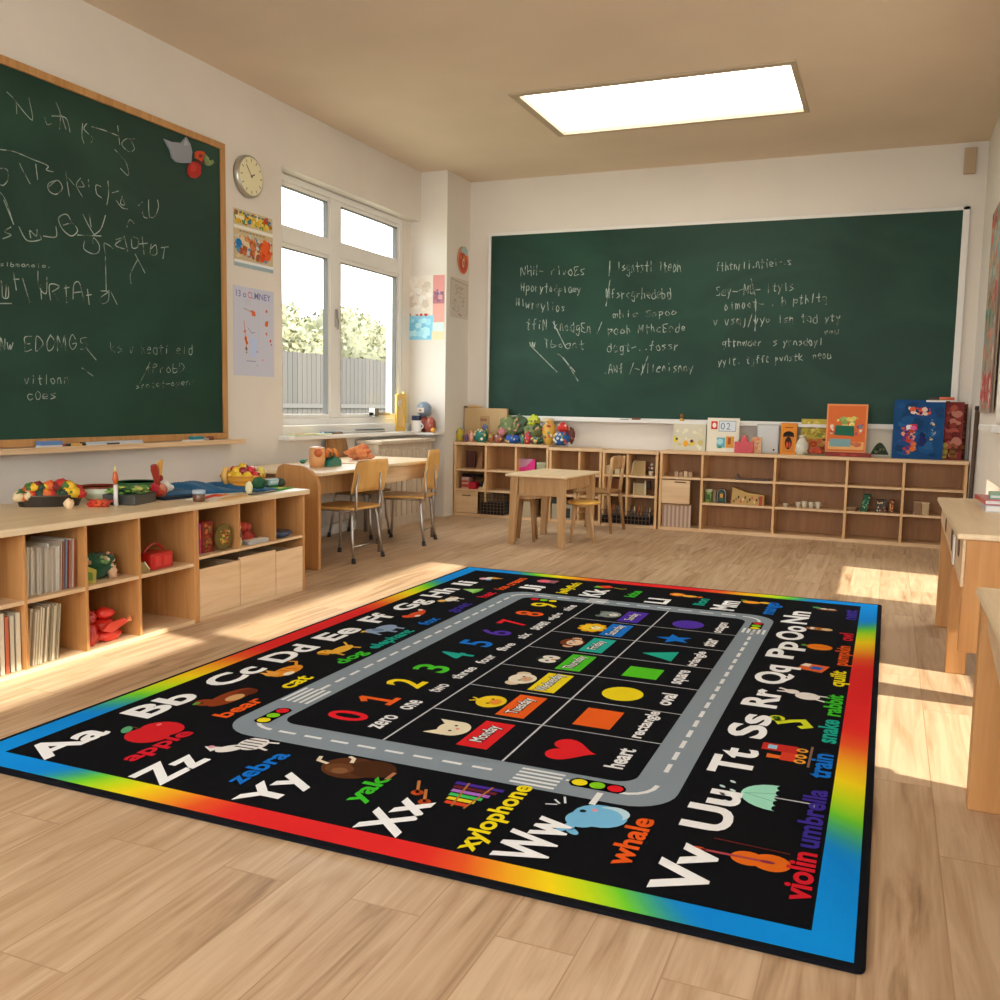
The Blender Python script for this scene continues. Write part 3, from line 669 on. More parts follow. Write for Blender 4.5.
# ------------------------------------------------------------------ chalkboards and things on the walls
GL = {
 'a': [[(.9, .6), (.5, .65), (.1, .3), (.5, 0), (.9, .3), (.9, .65), (.95, 0)]], 'b': [[(.1, 1), (.1, 0), (.7, .05), (.8, .4), (.1, .5)]], 'c': [[(.9, .55), (.4, .65), (.1, .3), (.4, 0), (.9, .1)]],
 'd': [[(.9, 1), (.9, 0), (.3, 0), (.1, .3), (.4, .6), (.9, .5)]], 'e': [[(.1, .35), (.9, .4), (.6, .65), (.2, .5), (.15, .1), (.8, .05)]], 'f': [[(.9, 1), (.5, .9), (.4, 0)], [(.1, .55), (.8, .6)]],
 'g': [[(.9, .6), (.3, .6), (.2, .2), (.8, .2), (.9, .6), (.8, -.4), (.2, -.3)]], 'h': [[(.15, 1), (.15, 0)], [(.15, .45), (.6, .6), (.85, 0)]], 'i': [[(.5, .6), (.5, 0)], [(.5, .85), (.52, .9)]],
 'k': [[(.15, 1), (.15, 0)], [(.8, .6), (.2, .3), (.9, 0)]], 'l': [[(.5, 1), (.45, 0)]], 'm': [[(.05, 0), (.1, .6), (.4, .5), (.45, 0)], [(.45, .5), (.8, .6), (.9, 0)]], 'n': [[(.1, 0), (.15, .6)], [(.15, .45), (.6, .65), (.85, 0)]],
 'o': [[(.5, .6), (.1, .35), (.4, 0), (.85, .25), (.5, .6)]], 'p': [[(.15, .6), (.1, -.4)], [(.15, .5), (.8, .55), (.7, .15), (.15, .1)]], 'r': [[(.2, .6), (.2, 0)], [(.2, .4), (.7, .6)]], 's': [[(.85, .6), (.2, .5), (.8, .2), (.15, 0)]],
 't': [[(.5, .95), (.45, 0), (.7, 0)], [(.1, .6), (.9, .62)]], 'u': [[(.1, .6), (.2, 0), (.75, .05), (.85, .6), (.9, 0)]], 'v': [[(.1, .6), (.45, 0), (.85, .65)]], 'y': [[(.1, .6), (.45, .1)], [(.9, .65), (.2, -.4)]], 'w': [[(0, .6), (.25, 0), (.5, .5), (.7, 0), (1, .65)]],
 'N': [[(.1, 0), (.1, 1), (.85, 0), (.85, 1)]], 'H': [[(.1, 1), (.1, 0)], [(.9, 1), (.85, 0)], [(.1, .5), (.9, .55)]], 'P': [[(.1, 0), (.15, 1), (.8, .8), (.15, .45)]], 'T': [[(.5, 1), (.5, 0)], [(0, 1), (1, .98)]], 'A': [[(0, 0), (.5, 1), (1, 0)], [(.2, .4), (.8, .4)]],
 'R': [[(.1, 0), (.1, 1), (.8, .8), (.15, .5), (.9, 0)]], 'D': [[(.1, 0), (.1, 1), (.7, .8), (.85, .4), (.1, 0)]], 'O': [[(.5, 1), (.1, .6), (.3, 0), (.8, .1), (.9, .7), (.5, 1)]], 'M': [[(0, 0), (.1, 1), (.5, .3), (.9, 1), (1, 0)]], 'G': [[(.9, .8), (.4, 1), (.05, .5), (.4, 0), (.9, .2), (.9, .45), (.5, .45)]],
 'E': [[(.9, 1), (.1, .95), (.15, .5), (.7, .5)], [(.15, .5), (.1, 0), (.9, .05)]], 'U': [[(.1, 1), (.15, .1), (.8, 0), (.9, 1)]], 'F': [[(.9, 1), (.1, .95), (.15, 0)], [(.15, .5), (.7, .5)]], 'B': [[(.1, 0), (.1, 1), (.7, .8), (.15, .5), (.85, .3), (.1, 0)]], 'I': [[(.5, 1), (.5, 0)]], 'S': [[(.9, .9), (.2, .8), (.2, .55), (.8, .4), (.7, .05), (.1, .05)]],
 '-': [[(0, .4), (1, .4)]], '.': [[(.5, .05), (.55, .1)]], 'j': [[(.5, .6), (.5, -.3), (.1, -.35)]], '/': [[(0, -.3), (1, 1.2)]], 'x': [[(0, .6), (.9, 0)], [(.9, .6), (0, 0)]]}
rw = random.Random(3)
def write(toP, b, s, x0, y0, x1, y1, h, w=.007, jit=.12):
    b = CW() if b is None else b
    """chalk writing along the line of pixels x0,y0 - x1,y1, letters h pixels high; toP maps a pixel to board coordinates"""
    n = len(s); ux, uy = (x1-x0)/n, (y1-y0)/n
    for i, ch in enumerate(s):
        if ch in ' ./' and b.f: b.build('chalk_word', 'chalk', CW.par); b = CW()
        for st in GL.get(ch, []):
            P = []
            for (a, c) in st:
                a = a*.78+rw.uniform(-jit, jit)*.5; c = c+rw.uniform(-jit, jit)*.6
                P.append(toP(x0+ux*(i+a), y0+uy*(i+a)-h*c))
            b.line(curve(P), w*rw.uniform(.6, .95))
    if b.f: b.build('chalk_word', 'chalk', CW.par)
def curve(P):
    if len(P) < 3: return P
    Q = []
    for i in range(len(P)-1):
        a, b_, c, d = P[max(0, i-1)], P[i], P[i+1], P[min(len(P)-1, i+2)]
        for k in range(5):
            t = k/5; Q.append(tuple(.5*(2*b_[j]+(c[j]-a[j])*t+(2*a[j]-5*b_[j]+4*c[j]-d[j])*t*t+(3*b_[j]-a[j]-3*c[j]+d[j])*t**3) for j in (0, 1)))
    return Q+[P[-1]]
def stroke(toP, b, pts, w=.007):
    b = CW(); b.line(curve([toP(*p) for p in pts]), w*.85); b.build('chalk_stroke', 'chalk', CW.par)
# --- left board, in local coords: x along +y of the room, y = up
BY0, BY1, BZ0, BZ1 = 2.35, 5.66, .90, 3.03
lb = thing('chalkboard', 'large green chalkboard in a wooden frame on the left wall, left of the window', 'chalkboard', (XL, BY0, BZ0))
f = MB(); f.box(.001, .03, 0, BY1-BY0, 0, .045).box(.001, .03, 0, BY1-BY0, BZ1-BZ0-.045, BZ1-BZ0).box(.001, .03, BY1-BY0-.045, BY1-BY0, .045, BZ1-BZ0-.045).box(.001, .03, 0, .045, .045, BZ1-BZ0-.045)
f.build('board_frame', 'oak', lb, .003)
MB().box(.001, .014, .045, BY1-BY0-.045, .045, BZ1-BZ0-.045).build('writing_surface', 'board', lb)
MB().box(.001, .12, -.05, BY1-BY0+.09, -.035, -.012).box(.105, .12, -.05, BY1-BY0+.09, -.012, .0).build('chalk_tray', 'birch', lb, .003)
LBX = XL+.0146
def toL(x, y):
    p = at(x, y, 0, LBX); return (p.y-BY0, p.z-BZ0)
def CW():
    b = MB().tf(CW.m); CW.k = (CW.k+1) % 40; b.zl = .00004*CW.k; b.dz = .000002; return b
CW.m = frame((.0146, 0, 0), (0, 1, 0), (0, 0, 1)); CW.k = 0; CW.par = lb; b = None
# frame() gives normal = x cross y = +x
zz = lambda ox, oy, k, pts: [(ox+px/k, oy+py/k) for px, py in pts]
S1 = [[(120, 170), (110, 80), (50, 15)], [(110, 80), (230, 215), (205, 55)], [(400, 90), (430, 170), (425, 280)], [(370, 185), (470, 200), (500, 300)], [(440, 180), (470, 280)], [(590, 240), (585, 330), (600, 380)], [(620, 240), (600, 280), (660, 340), (650, 375)], [(320, 190), (335, 245), (370, 240)],
      [(655, 262), (750, 290), (850, 330)], [(840, 255), (855, 390)], [(960, 350), (900, 350), (870, 390), (920, 440), (960, 420), (930, 350)], [(820, 425), (900, 520), (915, 610), (860, 560)], [(0, 425), (100, 440), (220, 490), (340, 540), (330, 570), (380, 585)],
      [(140, 525), (160, 570), (215, 670)], [(255, 530), (268, 640)], [(0, 560), (50, 570), (55, 640), (25, 680), (0, 675)], [(400, 645), (345, 670), (350, 720), (400, 745), (445, 700), (410, 645), (350, 690)], [(470, 590), (485, 700), (495, 760)], [(480, 620), (530, 680)], [(575, 630), (545, 680), (590, 765)], [(580, 650), (600, 690), (560, 690)], [(630, 640), (635, 690)],
      [(720, 690), (685, 680), (690, 740), (725, 770)], [(770, 650), (775, 740), (762, 820)], [(800, 735), (845, 722)], [(870, 760), (890, 820), (860, 810), (870, 770)], [(830, 790), (870, 840), (910, 850)], [(0, 730), (40, 790), (85, 925)]]
S2 = [[(20, 0), (75, 135)], [(60, 150), (25, 175), (60, 195), (15, 215)], [(105, 150), (150, 225), (225, 220), (220, 195)], [(170, 210), (165, 170), (200, 200), (205, 165)], [(240, 200), (310, 205), (310, 150)], [(400, 130), (370, 80), (325, 100), (345, 160), (395, 200), (430, 170), (400, 130), (350, 140)], [(460, 80), (490, 140), (520, 190)], [(495, 75), (505, 150)], [(585, 85), (560, 160), (520, 195)], [(430, 195), (560, 200)],
      [(470, 225), (465, 270), (510, 298), (545, 290), (550, 250), (520, 210), (515, 240)], [(585, 300), (580, 240), (630, 270)], [(585, 300), (590, 500)], [(645, 220), (690, 210), (640, 250), (700, 275)], [(690, 200), (710, 285)], [(730, 215), (735, 265), (765, 260), (765, 215), (735, 205)], [(790, 205), (800, 300)], [(770, 245), (820, 240)], [(840, 245), (835, 300), (870, 300), (865, 250), (840, 270)], [(895, 265), (935, 260)], [(915, 262), (905, 325)],
      [(790, 10), (770, 30)], [(825, 0), (830, 90), (860, 90), (880, 40), (875, 0)], [(790, 60), (800, 95), (830, 100)], [(705, 150), (720, 110), (745, 130)], [(750, 300), (805, 405)], [(765, 330), (725, 410), (728, 465)], [(0, 575), (65, 575)], [(75, 405), (90, 500)], [(125, 435), (165, 570)], [(75, 440), (105, 440)], [(210, 395), (215, 480), (255, 520), (260, 430)], [(225, 470), (230, 550)],
      [(280, 555), (275, 470), (330, 480), (290, 510)], [(300, 520), (320, 555)], [(365, 475), (370, 570)], [(355, 490), (385, 485)], [(405, 550), (410, 470), (440, 460), (465, 555)], [(405, 515), (455, 510)], [(485, 495), (495, 580)], [(480, 530), (510, 525)], [(560, 505), (600, 510), (555, 545), (565, 575), (600, 560), (605, 500)], [(615, 510), (650, 580)], [(5, 450), (10, 480), (15, 540), (45, 540), (45, 480)], [(35, 470), (30, 540)]]
for s in S1: stroke(toL, b, zz(0, 90, 7.143, s), .0065)
for s in S2: stroke(toL, b, zz(0, 200, 5.556, s), .0075)
write(toL, b, 'sibmanoie.', 0, 266, 52, 268, 4, .005); write(toL, b, 'Nw', 0, 350, 14, 350, 12)
write(toL, b, 'EDOMGS', 24, 351, 90, 350, 15); stroke(toL, b, [(86, 348), (96, 360)])
write(toL, b, 'vitlonn', 24, 384, 70, 383, 9, .006); write(toL, b, 'cOes', 27, 400, 58, 399, 9, .006); stroke(toL, b, [(82, 368), (93, 376)], .006)
write(toL, b, 'ks', 110, 352, 124, 352, 10, .006); write(toL, b, 'vChedtiqeld', 129, 353, 194, 354, 9, .006); write(toL, b, 'fProbD', 146, 373, 186, 372, 9, .006); stroke(toL, b, [(150, 362), (139, 385)], .005)
write(toL, b, 'srotet-opens', 136, 389, 196, 384, 6, .005)
# --- back board
KX0, KX1, KZ0, KZ1 = -4.02, .49, 1.075, 2.965
bb = thing('chalkboard', 'wide green chalkboard in a pale frame on the back wall above the cubby shelves', 'chalkboard', (KX0, YB, KZ0))
W, Hh = KX1-KX0, KZ1-KZ0
f = MB('cfc6b8'); t = .03
f.box(-t, W+t+.025, -.028, -.001, Hh, Hh+t).box(-t, 0, -.028, -.001, 0, Hh).box(W, W+.055, -.028, -.001, -.01, Hh+t).box(-t, W+.055, -.028, -.001, -t, 0)
f.build('board_frame', 'white', bb, .003)
MB().box(0, W, -.014, -.001, 0, Hh).build('writing_surface', 'board', bb)
MB('dcd8d0').box(.6, W-.1, -.10, -.028, -.045, -.03).box(.6, W-.1, -.10, -.092, -.03, -.015).build('chalk_tray', 'white', bb, .002)
LBY = YB-.0146
def toK(x, y):
    p = at(x, y, 1, LBY); return (p.x-KX0, p.z-KZ0)
CW.m = frame((0, -.0146, 0), (1, 0, 0), (0, 0, 1)); CW.par = bb; b = None
for s, x0, y0, x1, y1, h in [('NHH- rivoEs', 521, 275, 586, 275, 9), ('Hporytodpiaey', 521, 291, 582, 293, 8), ('Nlwroylios', 516, 306, 566, 312, 8), ('WtfiN knodgEn /', 521, 328, 603, 333, 9), ('w Tboant', 530, 347, 586, 349, 8),
                              ('I lsgntstl iteoh', 608, 272, 682, 271, 10), ('Nfsrcgrhedebd', 606, 298, 672, 298, 9), ('mhie Sopoo', 613, 318, 678, 315, 7), ('pooh MthcEede', 608, 334, 687, 331, 8), ('dcgt-..fossr', 607, 352, 680, 350, 9), ('.ANf /-lllenisnny', 603, 373, 694, 371, 8),
                              ('fthtnrli.ntiei-.s', 716, 271, 792, 265, 8), ('Sey--Mb- ltyis', 716, 296, 795, 290, 9), ('oimoot- . h pthltg', 724, 310, 828, 301, 8), ('v vsmj/yyo isn tad yty', 713, 325, 842, 321, 8), ('gttnwder 8s yrnsdoyI', 722, 346, 824, 345, 7), ('yylt. tjfft pvnstk Jneou', 718, 365, 832, 358, 7), ('you', 824, 334, 840, 333, 5)]:
    write(toK, b, s, x0, y0, x1, y1, h, .009, .2)
for s in [[(553, 322), (566, 348)], [(558, 354), (565, 360), (578, 381)], [(562, 357), (576, 373)], [(530, 345), (545, 360), (557, 372)], [(756, 301), (755, 331)], [(648, 356), (641, 375)], [(610, 262), (609, 276)], [(610, 280), (606, 306)], [(751, 279), (755, 295)]]: stroke(toK, b, s, .010)

# --- erasers, chalk and pens on the left tray
TZ = BZ0-.012
def onwall(px, py): p = at(px, py, 0, XL+.07); return p
def tray_item(name, label, cat, px0, px1, parts, group=None):
    y0 = onwall(px0, 447).y; y1 = onwall(px1, 447).y
    t = thing(name, label, cat, (XL+.06, (y0+y1)/2, TZ), 0, group)
    for nm, mat, col, d in parts(y1-y0): MB(col).box(*d).build(nm, mat, t, .003)
    return t
tray_item('board_eraser', 'blue topped board eraser on the tray of the left chalkboard', 'eraser', 40, 61, lambda L: [('felt', 'cloth', 'd8d8d4', (-.025, .025, -L/2, L/2, 0, .02)), ('eraser_back', 'gloss', '5a84b8', (-.025, .025, -L/2, L/2, .02, .045))])
tray_item('marker', 'stubby red and black marker on the left chalkboard tray', 'marker', 58, 71, lambda L: [('barrel', 'gloss', 'a8301e', (-.012, .012, -L/2, L*.1, 0, .026)), ('cap', 'gloss', '1c1a1a', (-.012, .012, L*.1, L/2, 0, .026))])
tray_item('marker', 'short yellow marker with dark cap on the left chalkboard tray', 'marker', 71, 86, lambda L: [('barrel', 'gloss', 'd8a24a', (-.012, .012, -L/2, L*.25, 0, .024)), ('cap', 'gloss', '2a2020', (-.012, .012, L*.25, L/2, 0, .03))])
tray_item('ruler', 'long white board ruler lying on the left chalkboard tray', 'ruler', 86, 143, lambda L: [('blade', 'gloss', 'dfe2e4', (-.02, .02, -L/2, L/2, 0, .018)), ('grip', 'gloss', 'b8c0c8', (-.012, .008, -L/2, L/2, .018, .03))])
tray_item('marker', 'thin dark pen at the front of the left chalkboard tray', 'marker', 104, 116, lambda L: [('barrel', 'gloss', '3a3434', (.034, .044, -L/2, L/2, .012, .022))])
tray_item('board_eraser', 'white and teal board eraser near the right end of the left tray', 'eraser', 185, 203, lambda L: [('felt', 'cloth', 'e4e4e0', (-.02, .02, -L/2, L/2, 0, .018)), ('eraser_back', 'gloss', '1c8a98', (-.02, .02, -L*.1, L/2, .018, .04))])
tray_item('marker', 'grey and brown stub at the right end of the left tray', 'marker', 204, 214, lambda L: [('barrel', 'gloss', 'a9aaa6', (-.012, .012, -L/2, 0, 0, .028)), ('cap', 'gloss', '8a4a34', (-.012, .012, 0, L/2, 0, .036))])
# back tray
def btray(name, label, cat, px0, px1, h, col, col2=None):
    x0, x1 = at(px0, 424, 1, YB-.067).x, at(px1, 424, 1, YB-.067).x; z = KZ0-.0295
    t = thing(name, label, cat, ((x0+x1)/2, YB-.067, z)); L = x1-x0
    MB(col).box(-L/2, L/2, -.018, .02, 0, h*.6).build('felt', 'cloth', t, .003)
    MB(col2 or col).box(-L/2, L/2, -.02, .02, h*.6, h).build('eraser_back', 'matt', t, .003)
btray('board_eraser', 'brown board eraser on the long tray under the back chalkboard', 'eraser', 632, 640, .035, '8a5a3e', '7a4a34')
btray('board_eraser', 'dark flat board eraser on the back chalkboard tray left of the brown one', 'eraser', 620, 628, .02, '6a6a68', '2e3434')

# --- cutouts pinned on the left board
def cut(name, label, cat, px, col, mat='cloth', th=.012, x=XL+.0146, parts=()):
    """a flat cut-out on the left wall plane given by its pixels"""
    P = [at(a, c, 0, x) for a, c in px]; cx = sum(p.y for p in P)/len(P); cz = sum(p.z for p in P)/len(P)
    t = thing(name, label, cat, (x, cx, cz))
    Q = [(p.y-cx, p.z-cz) for p in P]; A = sum(Q[i][0]*Q[(i+1) % len(Q)][1]-Q[(i+1) % len(Q)][0]*Q[i][1] for i in range(len(Q)))
    if A < 0: Q = Q[::-1]
    MB(col).prism(Q, .0005, th, 0).build('cutout', mat, t)
    for k, (nm, pp, cc) in enumerate(parts):
        R = [at(a, c, 0, x) for a, c in pp]; R = [(p.y-cx, p.z-cz) for p in R]; A = sum(R[i][0]*R[(i+1) % len(R)][1]-R[(i+1) % len(R)][0]*R[i][1] for i in range(len(R)))
        MB(cc).prism(R if A > 0 else R[::-1], th, th+.002, 0).build(nm, mat, t)
    return t
def blobpx(cx, cy, rx, ry, n=14, w=.1): return [(cx+rx*(1+rw.uniform(-w, w))*math.cos(2*PI*k/n), cy+ry*(1+rw.uniform(-w, w))*math.sin(2*PI*k/n)) for k in range(n)]
cut('cat_cutout', 'grey glittery cat head cutout on the left chalkboard', 'decoration', [(163, 139), (170, 142), (180, 143), (185, 137), (189, 144), (191, 152), (190, 163), (181, 163), (175, 162), (171, 158), (169, 150)], '8e9298',
    parts=[('ear', [(184, 139), (187, 145), (182, 146)], 'a4a8ae')])
cut('red_ornament', 'round dark red felt ornament on the left chalkboard', 'decoration', blobpx(193.5, 170, 6.5, 8.5), 'b02a20', parts=[('highlight', blobpx(192, 168, 3, 4), 'c43a2c')])
cut('orange_ornament', 'orange red felt flower above the round red ornament', 'decoration', blobpx(199, 155.5, 4.6, 5.5, 10, .25), 'c4441e', parts=[('centre', blobpx(199, 156, 1.8, 2), '7a2414')])
cut('brown_ornament', 'dark brown felt petal between the red ornaments on the chalkboard', 'decoration', blobpx(200, 162, 4.5, 3, 9, .25), '5a2418', th=.008)
cut('green_ornament', 'olive green felt leaf at the top right of the chalkboard', 'decoration', [(204, 154), (208, 158), (207, 161), (212, 160), (213, 163), (209, 166), (205, 165), (203, 160)], '7c8a58', parts=[('leaf_vein', [(205, 157), (206, 157), (210, 164), (209, 164)], '9aa86e')])
# --- wall clock
c = at(246, 177, 0, XL)
ck = thing('wall_clock', 'round pale clock with a cream face on the left wall beside the window', 'clock', (XL, c.y, c.z))
MB('b9b6a8').lathe([(.152, .001), (.156, .02), (.152, .045), (.138, .05)], n=36, axis=0).build('clock_case', 'metal', ck)
f = MB('e4dcb4'); f.lathe([(.14, .046), (.138, .0512)], n=36, axis=0).build('clock_face', 'paper', ck)
m = MB('8a8468').tf(frame((.0514, 0, 0), (0, 1, 0), (0, 0, 1)))
for k in range(12): a = PI*k/6; m.line([(.108*math.cos(a), .108*math.sin(a)), (.125*math.cos(a), .125*math.sin(a))], .009)
m.build('hour_marks', 'matt', ck)
m = MB('6a6450').tf(frame((.052, 0, 0), (0, 1, 0), (0, 0, 1))); m.line([(0, 0), (-.06, .075)], .009).up().line([(0, 0), (.035, .02)], .011).up().ell(0, 0, .012)
m.build('clock_hands', 'matt', ck)

# --- posters: flat things at their real place
def poster(name, label, cat, p0, ex, ey, w, h, bg, paintfn, th=.003, group=None, mat='paper'):
    t = thing(name, label, cat, p0, 0, group)
    m = frame((0, 0, 0), ex, ey)
    MB(bg).tf(m).box(0, w, 0, h, .0005, th).build('sheet', mat, t)
    b = MB().tf(m); b.zl = th+.0003; b.dz = .00002; paintfn(b, w, h); b.build('artwork', mat, t)
    return t
rp = random.Random(11)
def splat(b, x0, y0, x1, y1, n, cols, r0, r1, asp=1.):
    for k in range(n):
        r = rp.uniform(r0, r1); x = rp.uniform(x0+r, x1-r); y = rp.uniform(y0+r*asp, y1-r*asp); rot = rp.uniform(0, PI); q = rp.uniform(.6, 1); N = 9
        P = []
        for i in range(N):
            a = 2*PI*i/N; e = r*rp.uniform(.7, 1.1); P.append((min(x1, max(x0, x+e*math.cos(a))), min(y1, max(y0, y+e*q*asp*math.sin(a)))))
        b.color(rp.choice(cols)).poly(P)
def art_fair(b, w, h):
    b.color('c8b890').rect(0, h*.72, w, h); splat(b, 0, h*.72, w, h, 90, ['d8b02c', 'c8441e', '5a8a4c', 'e0c84a', '3a7a94', 'a86a2a', 'e8dcb0'], .012, .035)
    b.color('54707a'); [b.rect(.02+.045*k, h*.93, .05+.045*k, h*.96) for k in range(9)]
    b.color('e8e4da').rect(0, h*.66, w, h*.72); b.color('c9b48e').rect(0, h*.10, w, h*.66)
    splat(b, 0, h*.12, w, h*.60, 110, ['c86a3a', '5a8aa8', 'd8c8a0', 'a85a34', 'b8ccc8', 'd88a5a'], .012, .04); splat(b, w*.02, h*.3, w*.2, h*.52, 12, ['2a78b8', '3a8cc8'], .02, .04); splat(b, w*.65, h*.14, w*.95, h*.58, 26, ['d84a1e', 'e0602c', 'c83a1a'], .02, .05)
    splat(b, w*.4, h*.2, w*.55, h*.56, 10, ['b06a3a', 'd07a4a'], .015, .03)
    b.color('8a8a70'); [b.rect(.06+.04*k, h*.61, .09+.04*k, h*.635) for k in range(8)]
    b.color('e6e6e2').rect(0, h*.065, w, h*.115); b.color('9fb4ba').rect(0, 0, w, h*.065)
a_, c_ = at(233, 208, 0, XL), at(272, 276, 0, XL)
poster('wall_art', 'colourful painted poster below the clock on the left wall', 'poster', (XL, a_.y, 2.19), (0, 1, 0), (0, 0, 1), .475, .42, 'ddd6c8', art_fair)
def art_kid(b, w, h):
    b.color('7478b0'); b.text('13 o', .03, h-.08, .15, h-.03, bold=.01); b.color('c06a7a').text('CL', .17, h-.08, .24, h-.03, bold=.01); b.color('7478b0').text('MNEY', .25, h-.08, w-.04, h-.03, bold=.01)
    b.color('c2c4d0').rect(w*.28, h*.80, w*.42, h*.87); b.color('b4bac8').line([(w*.6, h*.3), (w*.62, h*.9)], .003)
    for x, y, r, c in [(.48, .72, .03, 'd8683c'), (.44, .74, .02, 'e07a4c'), (.28, .43, .028, 'e06a34'), (.3, .38, .024, 'd86030'), (.26, .5, .018, 'e88a5c'), (.8, .76, .018, 'dc7a4c'), (.82, .62, .03, 'd86a3c'), (.8, .5, .018, 'e07a50'), (.9, .42, .016, 'd83a24'), (.92, .38, .012, 'c8302c'), (.56, .28, .013, 'e05a74'), (.7, .19, .01, 'e06a94'), (.29, .31, .018, '6a5a4c'), (.3, .27, .012, '4a6a5a'), (.56, .13, .008, '6a4ab0')]:
        b.color(c); splat(b, x*w-r, y*h-r, x*w+r, y*h+r, 5, [c], r*.4, r*.7)
    b.color('d8653a').line([(w*.24, h*.62), (w*.27, h*.48), (w*.3, h*.36), (w*.27, h*.3)], .006); b.color('7a3a2a').line([(w*.24, h*.76), (w*.42, h*.73)], .004)
    b.color('5a5aa0').line([(w*.33, h*.55), (w*.42, h*.49), (w*.5, h*.50)], .004); b.line([(w*.3, h*.17), (w*.52, h*.17)], .004); b.color('b8c8e8').rect(w*.4, h*.22, w*.55, h*.44)
poster('wall_art', "pale lavender sheet of a child's orange drawings under the painted poster", 'poster', (XL, a_.y-.01, 1.375), (0, 1, 0), (0, 0, 1), .495, .67, 'c6c8d6', art_kid)
def art_pier(b, w, h):
    b.color('e8e0d4').rect(0, h*.38, w*.72, h); splat(b, 0, h*.4, w*.72, h, 50, ['e8dccb', 'ddd2c0', 'efe8de', 'd8c8b8'], .02, .06)
    b.color('e09a94').rect(w*.72, h*.7, w, h); b.color('b87a84').rect(w*.72, h*.56, w, h*.7); splat(b, w*.72, h*.56, w, h*.82, 14, ['a86a7a', '8a6a88', 'cfa0a0'], .012, .03); b.color('e2a79a').rect(w*.72, h*.27, w, h*.56)
    b.color('8ccbe2').rect(0, 0, w*.75, h*.38); splat(b, 0, 0, w*.75, h*.36, 26, ['a6dcec', '7cc0dc', 'b8e4ee'], .02, .05); b.color('cfe0dc').rect(w*.72, h*.12, w, h*.27); b.color('e8d4ac').rect(w*.7, 0, w, h*.13)
    splat(b, w*.06, h*.36, w*.65, h*.42, 12, ['c8483c', 'd86a5a', 'e8c0b0'], .01, .02)
q0, q1 = at(404, 340, 1, WY1), at(439, 275, 1, WY1)
poster('wall_art', 'pastel collage poster with blue water on the pier beside the window', 'poster', (q0.x, WY1, q0.z), (1, 0, 0), (0, 0, 1), PX-.02-q0.x, q1.z-q0.z, 'e6e0d6', art_pier)
def art_plate(b, w, h):
    b.color('d0653a').ell(w*.5, h*.42, w*.44, h*.40); b.color('9fbcb8'); b.ell(w*.62, h*.82, w*.3, h*.16); b.color('c4502a').ell(w*.5, h*.42, w*.36, h*.33); splat(b, w*.2, h*.15, w*.8, h*.7, 16, ['b8401e', 'd8753c', 'e09050', 'a83a24'], .02, .04)
    b.color('e4cdb0').ell(w*.5, h*.4, w*.1, h*.16); b.color('c4502a').ell(w*.5, h*.4, w*.05, h*.1)
pl = thing('wall_art_plate', 'small orange red painted plate on the side of the pier', 'decoration', (PX, 9.0, 2.55))
MB('d89a78').tf(frame((0, 0, 0), (0, 1, 0), (0, 0, 1)) @ Matrix.Translation((.14, .15, 0))).lathe([(.12, .001), (.14, .012), (.13, .016)], n=26).build('plate', 'matt', pl)
b = MB().tf(frame((0, 0, 0), (0, 1, 0), (0, 0, 1))); b.zl = .0165; b.dz = .00002; art_plate(b, .27, .30); b.build('artwork', 'matt', pl)
def art_sketch(b, w, h):
    b.color('8f867a'); b.line([(.01, h-.02), (w-.02, h-.05)], .006); b.line([(.01, h-.02), (.01, h*.25)], .005); b.line([(w-.03, h-.05), (w-.03, h*.1)], .005)
    b.color('a08e7c')
    for k in range(34):
        x, y = rp.uniform(.04, w-.12), rp.uniform(.03, h-.08); b.line([(x, y), (x+rp.uniform(.01, .05), y+rp.uniform(-.03, .03)), (x+rp.uniform(.02, .08), y+rp.uniform(-.03, .03))], .005)
poster('wall_art', 'pencil sketch sheet on the pier below the painted plate', 'drawing', (PX, 8.86, 2.09), (0, 1, 0), (0, 0, 1), .44, .41, 'cfc3b4', art_sketch)
# --- hanging on the right wall beside window 2
def art_hang(b, w, h):
    b.color('9c8a74').rect(0, 0, w, h); splat(b, 0, h*.62, w*.9, h, 60, ['7aa09a', '5a8a84', 'b87a4a', 'c8503a', '9ab0a4', 'b8a078'], .03, .08); splat(b, 0, h*.2, w*.9, h*.65, 90, ['a88a6a', '4a7a5a', 'b84a34', 'b8a890', '7a9a8a', '8a6a54', 'c87a5a'], .03, .08)
    splat(b, 0, 0, w, h*.22, 50, ['b8342c', 'c8462e', 'a82c28', 'c8b0a0'], .03, .07); b.color('7a5040').rect(w*.9, 0, w, h)
    splat(b, 0, h*.9, w, h, 14, ['3a3028', 'c83a24', 'e0602c'], .02, .05)
g = poster('wall_hanging', 'tall painted cloth hanging at the edge of the right wall', 'wall hanging', (XR-.014, 8.15, 1.2), (0, -1, 0), (0, 0, 1), .97, 1.5, '9c8a74', art_hang, th=.012, mat='cloth')
MB('6a5444').tube([(.008, .0, 1.48), (.008, -.97, 1.48)], .014).build('hanging_rod', 'matt', g)
dark_strip = thing('dark_strip', 'thin dark upright strip added against the right wall beside the back shelves', 'dark_strip', (XR-.03, 8.36, 0)); MB('4a3626').tube([(0, 0, 0), (.01, 0, 1.22)], .018, 10).build('strip_body', 'matt', dark_strip); MB('2c201a').tube([(.01, 0, 1.22), (.011, 0, 1.25)], .021, 10).build('end_cap', 'matt', dark_strip)  # added dark upright piece that stands in for a dark strip
